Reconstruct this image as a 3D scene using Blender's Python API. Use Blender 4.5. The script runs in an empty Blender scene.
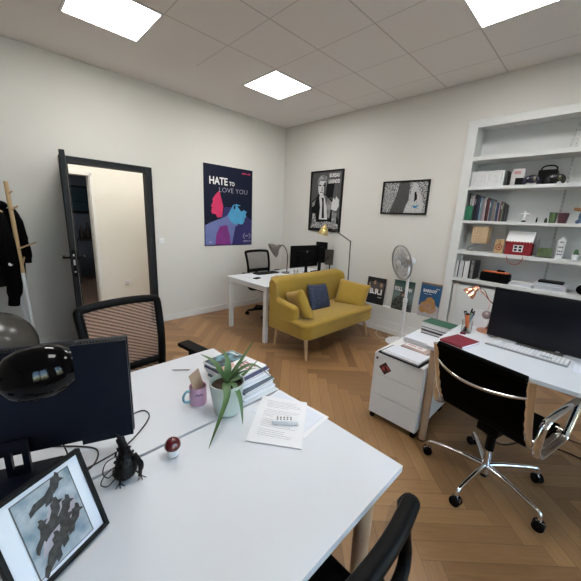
import bpy, bmesh, math, random
from mathutils import Vector, Matrix, Euler
PI = math.pi
random.seed(7)
C = bpy.context.scene.collection
R = math.radians

# ------------------------------------------------------------------ materials
MATS = {}
def mat(name, col, rough=.5, metal=0, bump=0, bscale=60, var=.04, vscale=8, spec=.5, coat=0, trans=0, emit=None, estr=0, aniso=None, alpha=1, sheen=0):
    if name in MATS: return MATS[name]
    m = bpy.data.materials.new(name); m.use_nodes = True
    nt = m.node_tree; N = nt.nodes; L = nt.links
    b = N['Principled BSDF']
    tc = N.new('ShaderNodeTexCoord')
    b.inputs['Roughness'].default_value = rough
    b.inputs['Metallic'].default_value = metal
    b.inputs['Specular IOR Level'].default_value = spec
    b.inputs['Coat Weight'].default_value = coat
    b.inputs['Transmission Weight'].default_value = trans
    b.inputs['Sheen Weight'].default_value = sheen
    b.inputs['Alpha'].default_value = alpha
    if var > 0:
        n = N.new('ShaderNodeTexNoise'); n.inputs['Scale'].default_value = vscale; n.inputs['Detail'].default_value = 4
        L.new(tc.outputs['Object'], n.inputs['Vector'])
        mx = N.new('ShaderNodeMix'); mx.data_type = 'RGBA'
        mx.inputs[6].default_value = tuple(max(0, c*(1-var)) for c in col[:3])+(1,)
        mx.inputs[7].default_value = tuple(min(1, c*(1+var)) for c in col[:3])+(1,)
        L.new(n.outputs['Fac'], mx.inputs[0]); L.new(mx.outputs[2], b.inputs['Base Color'])
    else: b.inputs['Base Color'].default_value = tuple(col[:3])+(1,)
    if bump:
        n2 = N.new('ShaderNodeTexNoise'); n2.inputs['Scale'].default_value = bscale; n2.inputs['Detail'].default_value = 3
        L.new(tc.outputs['Object'], n2.inputs['Vector'])
        bp = N.new('ShaderNodeBump'); bp.inputs['Strength'].default_value = bump; bp.inputs['Distance'].default_value = .01
        L.new(n2.outputs['Fac'], bp.inputs['Height']); L.new(bp.outputs['Normal'], b.inputs['Normal'])
    if emit:
        b.inputs['Emission Color'].default_value = tuple(emit)+(1,); b.inputs['Emission Strength'].default_value = estr
    MATS[name] = m
    return m

def floor_mat():
    m = bpy.data.materials.new('oak_herringbone'); m.use_nodes = True
    nt = m.node_tree; N = nt.nodes; L = nt.links; b = N['Principled BSDF']
    def M(op, a, c=None, d=None):
        n = N.new('ShaderNodeMath'); n.operation = op
        for i, v in enumerate((a, c, d)):
            if v is None: continue
            if isinstance(v, (int, float)): n.inputs[i].default_value = v
            else: L.new(v, n.inputs[i])
        return n.outputs[0]
    g = N.new('ShaderNodeNewGeometry'); s = N.new('ShaderNodeSeparateXYZ'); L.new(g.outputs['Position'], s.inputs[0])
    x, y = s.outputs[0], M('SUBTRACT', s.outputs[1], .08)
    W = .093; n = 7; k = 1/(math.sqrt(2)*W)
    u = M('MULTIPLY', M('ADD', x, y), k); v = M('MULTIPLY', M('SUBTRACT', x, y), k)
    i, j = M('FLOOR', u), M('FLOOR', v); fu, fv = M('SUBTRACT', u, i), M('SUBTRACT', v, j)
    mm = M('FLOORED_MODULO', M('SUBTRACT', i, j), 2*n)
    H = M('LESS_THAN', mm, n-.5)
    def sel(a, c):      # H ? a : c
        return M('ADD', M('MULTIPLY', H, a), M('MULTIPLY', M('SUBTRACT', 1, H), c))
    t2 = M('SUBTRACT', 2*n-1, mm)
    along = sel(M('ADD', mm, fu), M('ADD', t2, fv)); across = sel(fv, fu)
    ida = sel(M('SUBTRACT', i, mm), M('ADD', i, 500)); idb = sel(j, M('SUBTRACT', j, t2))
    cb = N.new('ShaderNodeCombineXYZ'); L.new(ida, cb.inputs[0]); L.new(idb, cb.inputs[1])
    wn = N.new('ShaderNodeTexWhiteNoise'); wn.noise_dimensions = '2D'; L.new(cb.outputs[0], wn.inputs['Vector'])
    rnd = wn.outputs['Value']
    gv = N.new('ShaderNodeCombineXYZ')
    L.new(M('ADD', M('MULTIPLY', along, .12), M('MULTIPLY', rnd, 37)), gv.inputs[0]); L.new(M('MULTIPLY', across, 1.3), gv.inputs[1]); L.new(M('MULTIPLY', rnd, 11), gv.inputs[2])
    gn = N.new('ShaderNodeTexNoise'); gn.inputs['Scale'].default_value = 5; gn.inputs['Detail'].default_value = 6; gn.inputs['Distortion'].default_value = .6
    L.new(gv.outputs[0], gn.inputs['Vector'])
    cr = N.new('ShaderNodeValToRGB'); cr.color_ramp.elements[0].position = .1; cr.color_ramp.elements[1].position = .9
    cr.color_ramp.elements[0].color = (.165, .08, .030, 1); cr.color_ramp.elements[1].color = (.37, .205, .088, 1)
    L.new(M('ADD', M('MULTIPLY', rnd, .55), M('MULTIPLY', gn.outputs['Fac'], .5)), cr.inputs[0])
    d1 = M('MINIMUM', across, M('SUBTRACT', 1, across)); d2 = M('MINIMUM', along, M('SUBTRACT', n, along))
    e = M('LESS_THAN', M('MINIMUM', d1, d2), .018)
    mx = N.new('ShaderNodeMix'); mx.data_type = 'RGBA'; mx.inputs[7].default_value = (.06, .03, .015, 1)
    L.new(M('MULTIPLY', e, .5), mx.inputs[0]); L.new(cr.outputs[0], mx.inputs[6]); L.new(mx.outputs[2], b.inputs['Base Color'])
    L.new(M('ADD', .33, M('MULTIPLY', gn.outputs['Fac'], .16)), b.inputs['Roughness'])
    bp = N.new('ShaderNodeBump'); bp.inputs['Strength'].default_value = .25; bp.inputs['Distance'].default_value = .002
    L.new(M('SUBTRACT', gn.outputs['Fac'], e), bp.inputs['Height']); L.new(bp.outputs[0], b.inputs['Normal'])
    return m

def ceiling_mat():
    m = bpy.data.materials.new('ceiling_tiles'); m.use_nodes = True
    nt = m.node_tree; N = nt.nodes; L = nt.links; b = N['Principled BSDF']
    def M(op, a, c=None):
        n = N.new('ShaderNodeMath'); n.operation = op
        for i, v in enumerate((a, c)):
            if v is None: continue
            if isinstance(v, (int, float)): n.inputs[i].default_value = v
            else: L.new(v, n.inputs[i])
        return n.outputs[0]
    g = N.new('ShaderNodeNewGeometry'); s = N.new('ShaderNodeSeparateXYZ'); L.new(g.outputs['Position'], s.inputs[0])
    def dist(c, off):
        f = M('FLOORED_MODULO', M('SUBTRACT', c, off), .6)
        return M('MINIMUM', f, M('SUBTRACT', .6, f))
    dx, dy = dist(s.outputs[0], .3), dist(s.outputs[1], -.3785)
    lx = M('MULTIPLY', M('LESS_THAN', dx, .006), M('GREATER_THAN', s.outputs[0], 1.2))
    ly = M('MULTIPLY', M('LESS_THAN', dy, .004), M('GREATER_THAN', s.outputs[0], .88))
    ln = M('MAXIMUM', lx, ly)
    n1 = N.new('ShaderNodeTexNoise'); n1.inputs['Scale'].default_value = 90; n1.inputs['Detail'].default_value = 3
    L.new(g.outputs['Position'], n1.inputs['Vector'])
    mx0 = N.new('ShaderNodeMix'); mx0.data_type = 'RGBA'; mx0.inputs[6].default_value = (.78, .76, .745, 1); mx0.inputs[7].default_value = (.86, .84, .825, 1)
    L.new(n1.outputs['Fac'], mx0.inputs[0])
    mx = N.new('ShaderNodeMix'); mx.data_type = 'RGBA'; mx.inputs[7].default_value = (.3, .29, .28, 1)
    L.new(M('MULTIPLY', ln, .5), mx.inputs[0]); L.new(mx0.outputs[2], mx.inputs[6]); L.new(mx.outputs[2], b.inputs['Base Color'])
    b.inputs['Roughness'].default_value = .9
    bp = N.new('ShaderNodeBump'); bp.inputs['Strength'].default_value = .4; bp.inputs['Distance'].default_value = .003
    L.new(M('SUBTRACT', n1.outputs['Fac'], ln), bp.inputs['Height']); L.new(bp.outputs[0], b.inputs['Normal'])
    return m

def mesh_fabric(name, c1, c2, hole, sc=55, rot=.6):
    m = bpy.data.materials.new(name); m.use_nodes = True
    nt = m.node_tree; N = nt.nodes; L = nt.links; b = N['Principled BSDF']; b.inputs['Roughness'].default_value = .7
    tc = N.new('ShaderNodeTexCoord'); mp = N.new('ShaderNodeMapping'); mp.inputs['Rotation'].default_value = (rot, 0, 0)
    L.new(tc.outputs['Object'], mp.inputs[0])
    w = N.new('ShaderNodeTexWave'); w.bands_direction = 'Z'; w.inputs['Scale'].default_value = sc/2; w.inputs['Distortion'].default_value = .3
    L.new(mp.outputs[0], w.inputs[0])
    mx = N.new('ShaderNodeMix'); mx.data_type = 'RGBA'; mx.inputs[6].default_value = c1+(1,); mx.inputs[7].default_value = c2+(1,)
    L.new(w.outputs['Fac'], mx.inputs[0]); L.new(mx.outputs[2], b.inputs['Base Color'])
    ck = N.new('ShaderNodeTexNoise'); ck.inputs['Scale'].default_value = 900; ck.inputs['Detail'].default_value = 0
    L.new(tc.outputs['Object'], ck.inputs[0])
    gt = N.new('ShaderNodeMath'); gt.operation = 'GREATER_THAN'; gt.inputs[1].default_value = hole
    L.new(ck.outputs['Fac'], gt.inputs[0]); L.new(gt.outputs[0], b.inputs['Alpha'])
    MATS[name] = m; return m

def knit_mat():
    m = bpy.data.materials.new('blue_knit'); m.use_nodes = True
    nt = m.node_tree; N = nt.nodes; L = nt.links; b = N['Principled BSDF']; b.inputs['Roughness'].default_value = .9
    tc = N.new('ShaderNodeTexCoord'); v = N.new('ShaderNodeTexVoronoi'); v.inputs['Scale'].default_value = 75
    L.new(tc.outputs['Object'], v.inputs[0])
    cr = N.new('ShaderNodeValToRGB'); cr.color_ramp.elements[0].color = (.1, .13, .22, 1); cr.color_ramp.elements[1].color = (.02, .028, .06, 1)
    cr.color_ramp.elements[1].position = .6
    L.new(v.outputs['Distance'], cr.inputs[0]); L.new(cr.outputs[0], b.inputs['Base Color'])
    bp = N.new('ShaderNodeBump'); bp.inputs['Strength'].default_value = .6; bp.inputs['Distance'].default_value = .006; bp.invert = True
    L.new(v.outputs['Distance'], bp.inputs['Height']); L.new(bp.outputs[0], b.inputs['Normal'])
    return m

def photo_mat(name, scale, c1, c2, lo=.4, hi=.6, detail=8):
    m = bpy.data.materials.new(name); m.use_nodes = True
    nt = m.node_tree; N = nt.nodes; L = nt.links; b = N['Principled BSDF']; b.inputs['Roughness'].default_value = .45
    tc = N.new('ShaderNodeTexCoord'); v = N.new('ShaderNodeTexNoise'); v.inputs['Scale'].default_value = scale; v.inputs['Detail'].default_value = detail
    L.new(tc.outputs['Object'], v.inputs[0])
    cr = N.new('ShaderNodeValToRGB'); cr.color_ramp.elements[0].color = c1+(1,); cr.color_ramp.elements[1].color = c2+(1,)
    cr.color_ramp.elements[0].position = lo; cr.color_ramp.elements[1].position = hi
    L.new(v.outputs['Fac'], cr.inputs[0]); L.new(cr.outputs[0], b.inputs['Base Color'])
    MATS[name] = m; return m

def grad_mat(name, cols, axis=2, lo=0, hi=1):
    m = bpy.data.materials.new(name); m.use_nodes = True
    nt = m.node_tree; N = nt.nodes; L = nt.links; b = N['Principled BSDF']; b.inputs['Roughness'].default_value = .4
    tc = N.new('ShaderNodeTexCoord'); s = N.new('ShaderNodeSeparateXYZ'); L.new(tc.outputs['Object'], s.inputs[0])
    mr = N.new('ShaderNodeMapRange'); mr.inputs[1].default_value = lo; mr.inputs[2].default_value = hi
    L.new(s.outputs[axis], mr.inputs[0])
    cr = N.new('ShaderNodeValToRGB')
    for k, c in enumerate(cols):
        e = cr.color_ramp.elements[k] if k < 2 else cr.color_ramp.elements.new(1)
        e.position = k/(len(cols)-1); e.color = c+(1,)
    L.new(mr.outputs[0], cr.inputs[0]); L.new(cr.outputs[0], b.inputs['Base Color'])
    MATS[name] = m; return m

WALL = mat('wall_paint', (.665, .642, .605), .85, bump=.06, bscale=220, var=.015, vscale=3)
WALLC = mat('corridor_paint', (.72, .70, .64), .85, bump=.05, bscale=200, var=.015)
SKIRT = mat('skirting_paint', (.7, .69, .67), .5, var=.01)
WHITE = mat('white_lacquer', (.74, .745, .75), .35, var=.01)
SHELFW = mat('bookcase_paint', (.66, .665, .66), .5, var=.012)
DESKW = mat('desk_laminate', (.66, .68, .72), .42, var=.01, vscale=3)
MDESK = mat('white_metal', (.72, .72, .72), .35, var=.01)
ANTH = mat('anthracite_frame', (.016, .018, .022), .5, var=.05, spec=.2)
BLACKP = mat('black_plastic', (.0025, .0025, .003), .55, var=.1, bump=.03, bscale=300, spec=.12)
BLACKG = mat('black_gloss', (.0015, .0015, .002), .05, var=.05, spec=.14)
MONB = mat('monitor_plastic', (.0035, .006, .013), .4, var=.06, spec=.15)
SCREEN = mat('screen_glass', (.005, .006, .010), .25, var=.05, spec=.25)
CHROME = mat('chrome', (.75, .74, .72), .1, 1, var=.02)
LEATHER = mat('black_leather', (.001, .001, .0012), .6, var=.1, bump=.06, bscale=250, spec=.03)
OAKL = mat('beech_leg', (.5, .33, .19), .5, var=.18, vscale=14)
OAKP = mat('pinkish_beech', (.44, .29, .19), .5, var=.15, vscale=14)
YEL = mat('mustard_velvet', (.35, .215, .022), .8, var=.1, vscale=5, bump=.08, bscale=400, sheen=.2)
BRASS = mat('brass', (.75, .6, .28), .25, 1, var=.1)
COPPER = mat('copper', (.8, .4, .27), .18, 1, var=.08)
DMETAL = mat('dark_metal', (.07, .06, .055), .4, .8, var=.1)
GREYM = mat('grey_metal', (.2, .18, .165), .4, .7, var=.08)
PAPER = mat('paper', (.78, .78, .8), .7, var=.015)
PAPERB = mat('paper_bluish', (.69, .72, .79), .7, var=.02)
INK = mat('ink', (.18, .18, .2), .7, var=.2)
INKK = mat('ink_black', (.006, .006, .007), .55, var=.1, spec=.2)
GREEN = mat('green_cover', (.016, .1, .055), .5, var=.08)
RED = mat('crimson_cover', (.2, .012, .028), .5, var=.05)
WHT = mat('print_white', (.8, .8, .8), .5, var=.01)
BLACKC = mat('black_cloth', (.0025, .0025, .003), .95, var=.2, bump=.2, bscale=120, spec=.1)
BLACKC2 = mat('black_bead', (.0015, .0015, .002), .45, var=.2, spec=.2)
BALLM = mat('grey_ball_rubber', (.075, .073, .065), .25, var=.06, vscale=3)
LEAF = mat('aloe_leaf', (.075, .145, .05), .45, var=.35, vscale=25)
LEAF2 = mat('cactus_green', (.06, .13, .06), .6, var=.3, vscale=40)
SOIL = mat('soil', (.05, .03, .018), .95, var=.5, vscale=60, bump=.8, bscale=90)
POT = mat('sage_ceramic', (.46, .53, .5), .4, var=.03)
PINK = mat('pink_ceramic', (.52, .3, .42), .35, var=.04)
BLUEH = mat('blue_ceramic', (.16, .34, .42), .35, var=.05)
KRAFT = mat('kraft_card', (.4, .28, .2), .8, var=.08)
CORD = mat('cable_rubber', (.01, .01, .011), .5, var=.1)
CORDW = mat('cable_white', (.65, .65, .63), .5, var=.03)
RATTAN = mat('rattan', (.56, .41, .26), .8, var=.3, vscale=90, bump=.5, bscale=100)
WOODP = mat('pale_wood', (.5, .34, .18), .6, var=.15, vscale=20)
REDF = mat('red_felt', (.25, .01, .018), .8, var=.08, vscale=40)
GLASSG = mat('green_glass', (.14, .22, .1), .1, trans=.4, var=.02)
GLASS = mat('clear_glass', (.9, .93, .93), .03, trans=1, var=0)
STONE = mat('succulent_moss', (.3, .38, .17), .9, var=.4, vscale=60, bump=.5)
MUSHR = mat('red_glaze', (.10, .007, .010), .22, var=.1, coat=.25)
CER = mat('white_ceramic', (.75, .75, .76), .3, var=.01)
ORNG = mat('orange_plastic', (.75, .17, .05), .5, var=.06)
RIBB = mat('red_ribbon', (.4, .02, .02), .6, var=.1)
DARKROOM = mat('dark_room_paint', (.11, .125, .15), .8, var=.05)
GREYP = mat('silver_plastic', (.5, .5, .5), .35, .4, var=.02)
KEYW = mat('key_white', (.72, .72, .73), .5, var=.02)
PIXF = mesh_fabric('brown_mesh', (.008, .005, .005), (.40, .25, .20), .40, 34, .45)
GRYF = mesh_fabric('grey_mesh', (.06, .06, .06), (.1, .1, .1), .5, 80, 0)
BLKF = mesh_fabric('black_mesh', (.008, .008, .01), (.02, .02, .02), .62, 80, 0)
LIGHT = mat('diffuser', (.9, .9, .9), .5, emit=(1, .985, .96), estr=12)
COOL = (.9, .95, 1)

# ------------------------------------------------------------------ mesh builder
class MB:
    def __init__(s): s.bm = bmesh.new(); s.mats = []; s.cur = 0
    def use(s, m):
        if m not in s.mats: s.mats.append(m)
        s.cur = s.mats.index(m); return s
    def _f(s, vs):
        try:
            f = s.bm.faces.new(vs); f.material_index = s.cur; return f
        except ValueError: return None
    def box(s, c, d, bev=0, rot=None, seg=2, M=None):
        t = bmesh.new(); bmesh.ops.create_cube(t, size=1)
        for v in t.verts: v.co = Vector((v.co.x*d[0], v.co.y*d[1], v.co.z*d[2]))
        if bev: bmesh.ops.bevel(t, geom=t.edges[:], offset=bev, segments=seg, profile=.5, affect='EDGES')
        X = Matrix.Translation(c)
        if rot is not None: X = X @ (Euler(rot).to_matrix().to_4x4() if not isinstance(rot, Matrix) else rot.to_4x4())
        if M: X = M @ X
        s._merge(t, X); return s
    def _merge(s, t, X=None):
        mp = {}
        for v in t.verts: mp[v] = s.bm.verts.new(X @ v.co if X else v.co)
        for f in t.faces: s._f([mp[v] for v in f.verts])
        t.free()
    def rings(s, rings, cap0=True, cap1=True, closed=False, loop=True):
        vr = [[s.bm.verts.new(p) for p in r] for r in rings]
        n = len(vr[0]); m = len(vr)
        for a in range(m if closed else m-1):
            A, B = vr[a], vr[(a+1) % m]
            for i in range(n if loop else n-1):
                s._f([A[i], A[(i+1) % n], B[(i+1) % n], B[i]])
        if not closed and loop:
            if cap0: s._f(vr[0][::-1])
            if cap1: s._f(vr[-1])
        return s
    def tube(s, pts, r, seg=8, closed=False, flat=None, up=None):
        pts = [Vector(p) for p in pts]; n = len(pts); out = []
        prev = None
        for i, p in enumerate(pts):
            if closed: t = pts[(i+1) % n]-pts[i-1]
            else: t = pts[min(i+1, n-1)]-pts[max(i-1, 0)]
            t = t.normalized() if t.length > 1e-9 else Vector((0, 0, 1))
            if prev is None:
                a = Vector(up) if up else (Vector((0, 0, 1)) if abs(t.z) < .9 else Vector((1, 0, 0)))
                nrm = (a-t*a.dot(t)).normalized()
            else:
                if up: a = Vector(up); nrm = (a-t*a.dot(t)); nrm = nrm.normalized() if nrm.length > 1e-3 else prev
                else: nrm = (prev-t*prev.dot(t)).normalized()
            prev = nrm; bn = t.cross(nrm)
            rr = r[i] if isinstance(r, (list, tuple)) else r
            f = flat if flat else 1
            out.append([p+nrm*rr*f*math.cos(2*PI*k/seg)+bn*rr*math.sin(2*PI*k/seg) for k in range(seg)])
        return s.rings(out, closed=closed)
    def cyl(s, a, b, r0, r1=None, seg=16):
        return s.tube([a, b], [r0, r0 if r1 is None else r1], seg)
    def lathe(s, prof, M=None, seg=24, cap0=True, cap1=True):
        M = M or Matrix()
        return s.rings([[M @ Vector((r*math.cos(2*PI*k/seg), r*math.sin(2*PI*k/seg), z)) for k in range(seg)] for r, z in prof], cap0, cap1)
    def ball(s, c, r, seg=16, sc=(1, 1, 1), M=None):
        h = seg//2
        X = Matrix.Translation(c) @ (M or Matrix()) @ Matrix.Diagonal((sc[0], sc[1], sc[2], 1))
        return s.lathe([(max(r*math.sin(PI*k/h), r*.002), -r*math.cos(PI*k/h)) for k in range(h+1)], X, seg)
    def prism(s, poly, h, M=None):
        M = M or Matrix()
        return s.rings([[M @ Vector((x, y, 0)) for x, y in poly], [M @ Vector((x, y, h)) for x, y in poly]])
    def quadpoly(s, pts): s._f([s.bm.verts.new(p) for p in pts]); return s
    def slab(s, c4, t):
        """horizontal sheet from 4 xy corners, base z and thickness"""
        z = c4[0][2]
        return s.rings([[Vector((p[0], p[1], z)) for p in c4], [Vector((p[0], p[1], z+t)) for p in c4]])
    def pillow(s, w, h, t, M, n=14):
        top = []; bot = []
        for a in range(n+1):
            u = -1+2*a/n; ra = []; rb = []
            for b in range(n+1):
                v = -1+2*b/n
                k = max(0, (1-u**4)*(1-v**4))**.5
                pin = 1-.07*(1-abs(abs(u)-abs(v)))*0-.06*(1-v*v)*abs(u)**3
                pin2 = 1-.06*(1-u*u)*abs(v)**3
                x, y = u*w/2*pin, v*h/2*pin2
                wr = .004*math.sin(9*u+4*v)*math.cos(7*v)
                ra.append(s.bm.verts.new(M @ Vector((x, y, t/2*k+wr*k))))
                rb.append(ra[-1] if a in (0, n) or b in (0, n) else s.bm.verts.new(M @ Vector((x, y, -t/2*k))))
            top.append(ra); bot.append(rb)
        for a in range(n):
            for b in range(n):
                s._f([top[a][b], top[a+1][b], top[a+1][b+1], top[a][b+1]])
                s._f([bot[a][b], bot[a][b+1], bot[a+1][b+1], bot[a+1][b]])
        return s
    def text(s, txt, size, M, width=None, bold=0):
        cu = bpy.data.curves.new('t', 'FONT'); cu.body = txt; cu.size = size; cu.offset = bold; cu.resolution_u = 2
        o = bpy.data.objects.new('t', cu); C.objects.link(o)
        bpy.context.view_layer.update()
        me = bpy.data.meshes.new_from_object(o.evaluated_get(bpy.context.evaluated_depsgraph_get()))
        xs = [v.co.x for v in me.vertices] or [0, 1]
        x0, x1 = min(xs), max(xs); k = (width/(x1-x0)) if width else 1
        vs = [s.bm.verts.new(M @ Vector(((v.co.x-x0)*k, v.co.y, 0))) for v in me.vertices]
        for p in me.polygons: s._f([vs[i] for i in p.vertices])
        bpy.data.objects.remove(o); bpy.data.curves.remove(cu); bpy.data.meshes.remove(me)
        return s
    def bars(s, M, width, height, n):
        # row of small strokes for print too small to read
        w_ = width/n
        for k in range(n):
            if k % 6 == 5: continue
            x0, x1, h_ = k*w_, k*w_+w_*.72, height*(1 if k % 3 else .75)
            s.quadpoly([M @ Vector(p) for p in ((x0, 0, 0), (x1, 0, 0), (x1, h_, 0), (x0, h_, 0))])
        return s
    def build(s, name, parent=None, smooth=38, world=False, base=True, mats=None):
        bm = s.bm
        loc = Vector((0, 0, 0))
        if parent is None and base and len(bm.verts):
            xs = [v.co.x for v in bm.verts]; ys = [v.co.y for v in bm.verts]; zs = [v.co.z for v in bm.verts]
            loc = Vector(((min(xs)+max(xs))/2, (min(ys)+max(ys))/2, min(zs)))
            bmesh.ops.translate(bm, vec=-loc, verts=bm.verts[:])
        if world and parent is not None:
            X = Matrix(); p = parent
            chain = []
            while p: chain.append(p); p = p.parent
            for q in reversed(chain): X = X @ (Matrix.Translation(q.location) @ q.rotation_euler.to_matrix().to_4x4())
            bmesh.ops.transform(bm, matrix=X.inverted(), verts=bm.verts[:])
        bmesh.ops.recalc_face_normals(bm, faces=[f for f in bm.faces])
        me = bpy.data.meshes.new(name); bm.to_mesh(me); bm.free()
        for m in s.mats: me.materials.append(m)
        for p in me.polygons: p.use_smooth = True
        me.set_sharp_from_angle(angle=R(smooth))
        o = bpy.data.objects.new(name, me); C.objects.link(o); o.location = loc
        wn = o.modifiers.new('normals', 'WEIGHTED_NORMAL'); wn.keep_sharp = True
        if parent: o.parent = parent
        return o
def mb(m=None):
    b = MB()
    if m: b.use(m)
    return b
def crom(pts, n=6, closed=False):
    P = [Vector(p) for p in pts]; out = []; N = len(P)
    for i in range(N if closed else N-1):
        g = (lambda k: P[k % N]) if closed else (lambda k: P[max(0, min(N-1, k))])
        a, b, c, d = g(i-1), g(i), g(i+1), g(i+2)
        for k in range(n):
            t = k/n
            out.append(.5*((2*b)+(c-a)*t+(2*a-5*b+4*c-d)*t*t+(3*b-a-3*c+d)*t**3))
    if not closed: out.append(P[-1])
    return out
def basis(o, ex, ey, ez):
    ex, ey, ez = Vector(ex), Vector(ey), Vector(ez)
    m = Matrix.Identity(4)
    for i in range(3): m[i][0] = ex[i]; m[i][1] = ey[i]; m[i][2] = ez[i]; m[i][3] = o[i]
    return m
def along(a, b):
    z = (Vector(b)-Vector(a)).normalized(); x = Vector((0, 0, 1)).cross(z)
    x = Vector((1, 0, 0)) if x.length < 1e-4 else x.normalized()
    return basis(a, x, z.cross(x), z)
def thing(name, label, cat, loc=(0, 0, 0), rz=0, group=None):
    o = bpy.data.objects.new(name, None); C.objects.link(o); o.empty_display_size = .05
    o.location = loc; o.rotation_euler = (0, 0, rz); o['label'] = label; o['category'] = cat
    if group: o['group'] = group
    return o
def tag(o, label, cat, group=None):
    o['label'] = label; o['category'] = cat
    if group: o['group'] = group
    return o
def struct(o, label=None):
    o['kind'] = 'structure'
    if label: o['label'] = label
    return o
def sbox(name, lo, hi, m, bev=0):
    c = [(a+b)/2 for a, b in zip(lo, hi)]; d = [b-a for a, b in zip(lo, hi)]
    return struct(mb(m).box(c, d, bev).build(name))
def copy_tree(o, parent=None):
    c = o.copy(); C.objects.link(c)
    if parent: c.parent = parent
    for ch in [k for k in bpy.data.objects if k.parent == o]: copy_tree(ch, c)
    return c
def holed(name, axis, pos, thick, lo, hi, holes, m, smooth=38):
    """wall slab normal to axis (0=x,1=y) at pos..pos+thick; lo/hi=(a,z); holes=[(a0,z0,a1,z1)]"""
    b = mb(m)
    As = sorted({lo[0], hi[0], *[h[0] for h in holes], *[h[2] for h in holes]})
    Zs = sorted({lo[1], hi[1], *[h[1] for h in holes], *[h[3] for h in holes]})
    for a0, a1 in zip(As, As[1:]):
        # merge vertical runs
        run = None
        for z0, z1 in zip(Zs, Zs[1:]):
            ca, cz = (a0+a1)/2, (z0+z1)/2
            inside = any(h[0] < ca < h[2] and h[1] < cz < h[3] for h in holes)
            if not inside:
                run = [z0, z1] if run is None else [run[0], z1]
            if inside or z1 == Zs[-1]:
                if run:
                    c = [0, 0, (run[0]+run[1])/2]; d = [0, 0, run[1]-run[0]]
                    c[axis] = pos+thick/2; d[axis] = abs(thick); c[1-axis] = ca; d[1-axis] = a1-a0
                    b.box(c, d)
                run = None
    return struct(b.build(name))

# ------------------------------------------------------------------ room shell
H = 3.11; XR = 6.0; YF = -5.6
FLOOR = floor_mat()
sbox('floor', (-.001, YF, -.1), (XR, .0, 0), FLOOR)
sbox('ceiling', (0, YF, H), (XR, 0, H+.1), ceiling_mat())
DY0, DY1, DZ = -3.29, -2.46, 2.05
holed('wall_left', 0, 0, -.10, (YF, 0), (.0, H), [(DY0-.02, 0, DY1+.02, DZ+.02)], WALL)
holed('wall_right', 1, 0, .32, (-.16, 0), (XR, H), [(3.03, .0, 5.55, 2.68)], WALL)
holed('wall_back', 0, XR, .3, (YF, 0), (.32, H), [(-2.55, .55, -1.25, 2.75), (-4.65, .55, -3.35, 2.75)], WALL)
sbox('wall_front', (-.16, YF-.15, 0), (XR+.3, YF, H), WALL)
def baseboard(name, lo, hi): return sbox(name, lo, hi, SKIRT, .002)
baseboard('baseboard_left', (0, DY1+.092, 0), (.014, -.06, .095))
baseboard('baseboard_left_end', (0, YF, 0), (.014, DY0-.092, .095))
b = mb(SKIRT); b.box((1.52, -.024, .19), (3.0, .048, .38), .003); b.box((1.52, -.053, .035), (3.0, .01, .07), .002)
b.box((1.52, -.051, .175), (2.98, .005, .006))
struct(b.build('trim_1'), 'low white boxed skirting under the posters')
# seam of the slightly raised panel above the bookcase
sbox('trim_2', (3.005, -.006, 2.7), (5.98, .0, H), WALL)
# windows
for k, (a, c) in enumerate([(-2.55, -1.25), (-4.65, -3.35)]):
    w = struct(mb(SKIRT).box((XR+.1, a+.03, 1.65), (.07, .06, 2.2)).box((XR+.1, c-.03, 1.65), (.07, .06, 2.2)).box((XR+.1, (a+c)/2, .58), (.07, 1.3, .06))
        .box((XR+.1, (a+c)/2, 2.72), (.07, 1.3, .06)).box((XR+.1, (a+c)/2, 1.65), (.06, .07, 2.1)).build('window_%d' % (k+1)))
    mb(GLASS).box((XR+.1, (a+c)/2, 1.65), (.006, 1.2, 2.1)).build('pane', w, world=True)
    L = bpy.data.lights.new('window_portal', 'AREA'); L.shape = 'RECTANGLE'; L.size = 2.2; L.size_y = 1.3; L.cycles.is_portal = True
    o = bpy.data.objects.new('window_portal', L); C.objects.link(o); o.location = (XR+.29, (a+c)/2, 1.65); o.rotation_euler = (0, R(90), 0)
# door frame
b = mb(ANTH)
for y0, y1 in ((DY0-.075, DY0), (DY1, DY1+.075)):
    b.box((.012, (y0+y1)/2, (DZ+.07)/2), (.036, y1-y0, DZ+.07), .004)
    ym = DY0-.01 if y1 == DY0 else DY1+.01
    b.box((-.051, ym, DZ/2), (.09, .02, DZ), .002)
b.box((.012, (DY0+DY1)/2, DZ+.035), (.036, DY1-DY0, .07), .004)
b.box((-.051, (DY0+DY1)/2, DZ+.01), (.09, DY1-DY0+.04, .02), .002)
b.box((.022, DY1+.06, (DZ+.07)/2), (.04, .02, DZ+.07), .003).box((.022, (DY0+DY1)/2, DZ+.06), (.04, DY1-DY0+.14, .02), .003)
struct(b.build('door_1'), 'anthracite door frame in the left wall')
# door leaf, opened into the room
ang = R(-9.8)
leaf = struct(mb(ANTH).box((.41, 0, 1.035), (.82, .044, 2.05), .003).build('door_2', None, base=False), 'anthracite door leaf standing open')
leaf.location = (.036, -3.325, 0); leaf.rotation_euler = (0, 0, ang)
b = mb(BLACKP)
b.box((.822, 0, 1.05), (.004, .026, .26), .001)
for s in (-1, 1):
    b.box((.76, s*.027, 1.06), (.045, .008, .22), .003)
    b.tube(crom([(.76, s*.03, 1.1), (.76, s*.07, 1.1), (.75, s*.082, 1.1), (.64, s*.082, 1.1)], 4), .009, 8)
b.use(GREYP).box((.8245, 0, 1.06), (.003, .014, .05)).box((.8245, 0, 1.13), (.003, .012, .02)).box((.8245, 0, .97), (.003, .012, .012))
hd = b.build('door_handle', leaf); hd['label'] = 'black lever handle and lock plate on the door edge'

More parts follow.
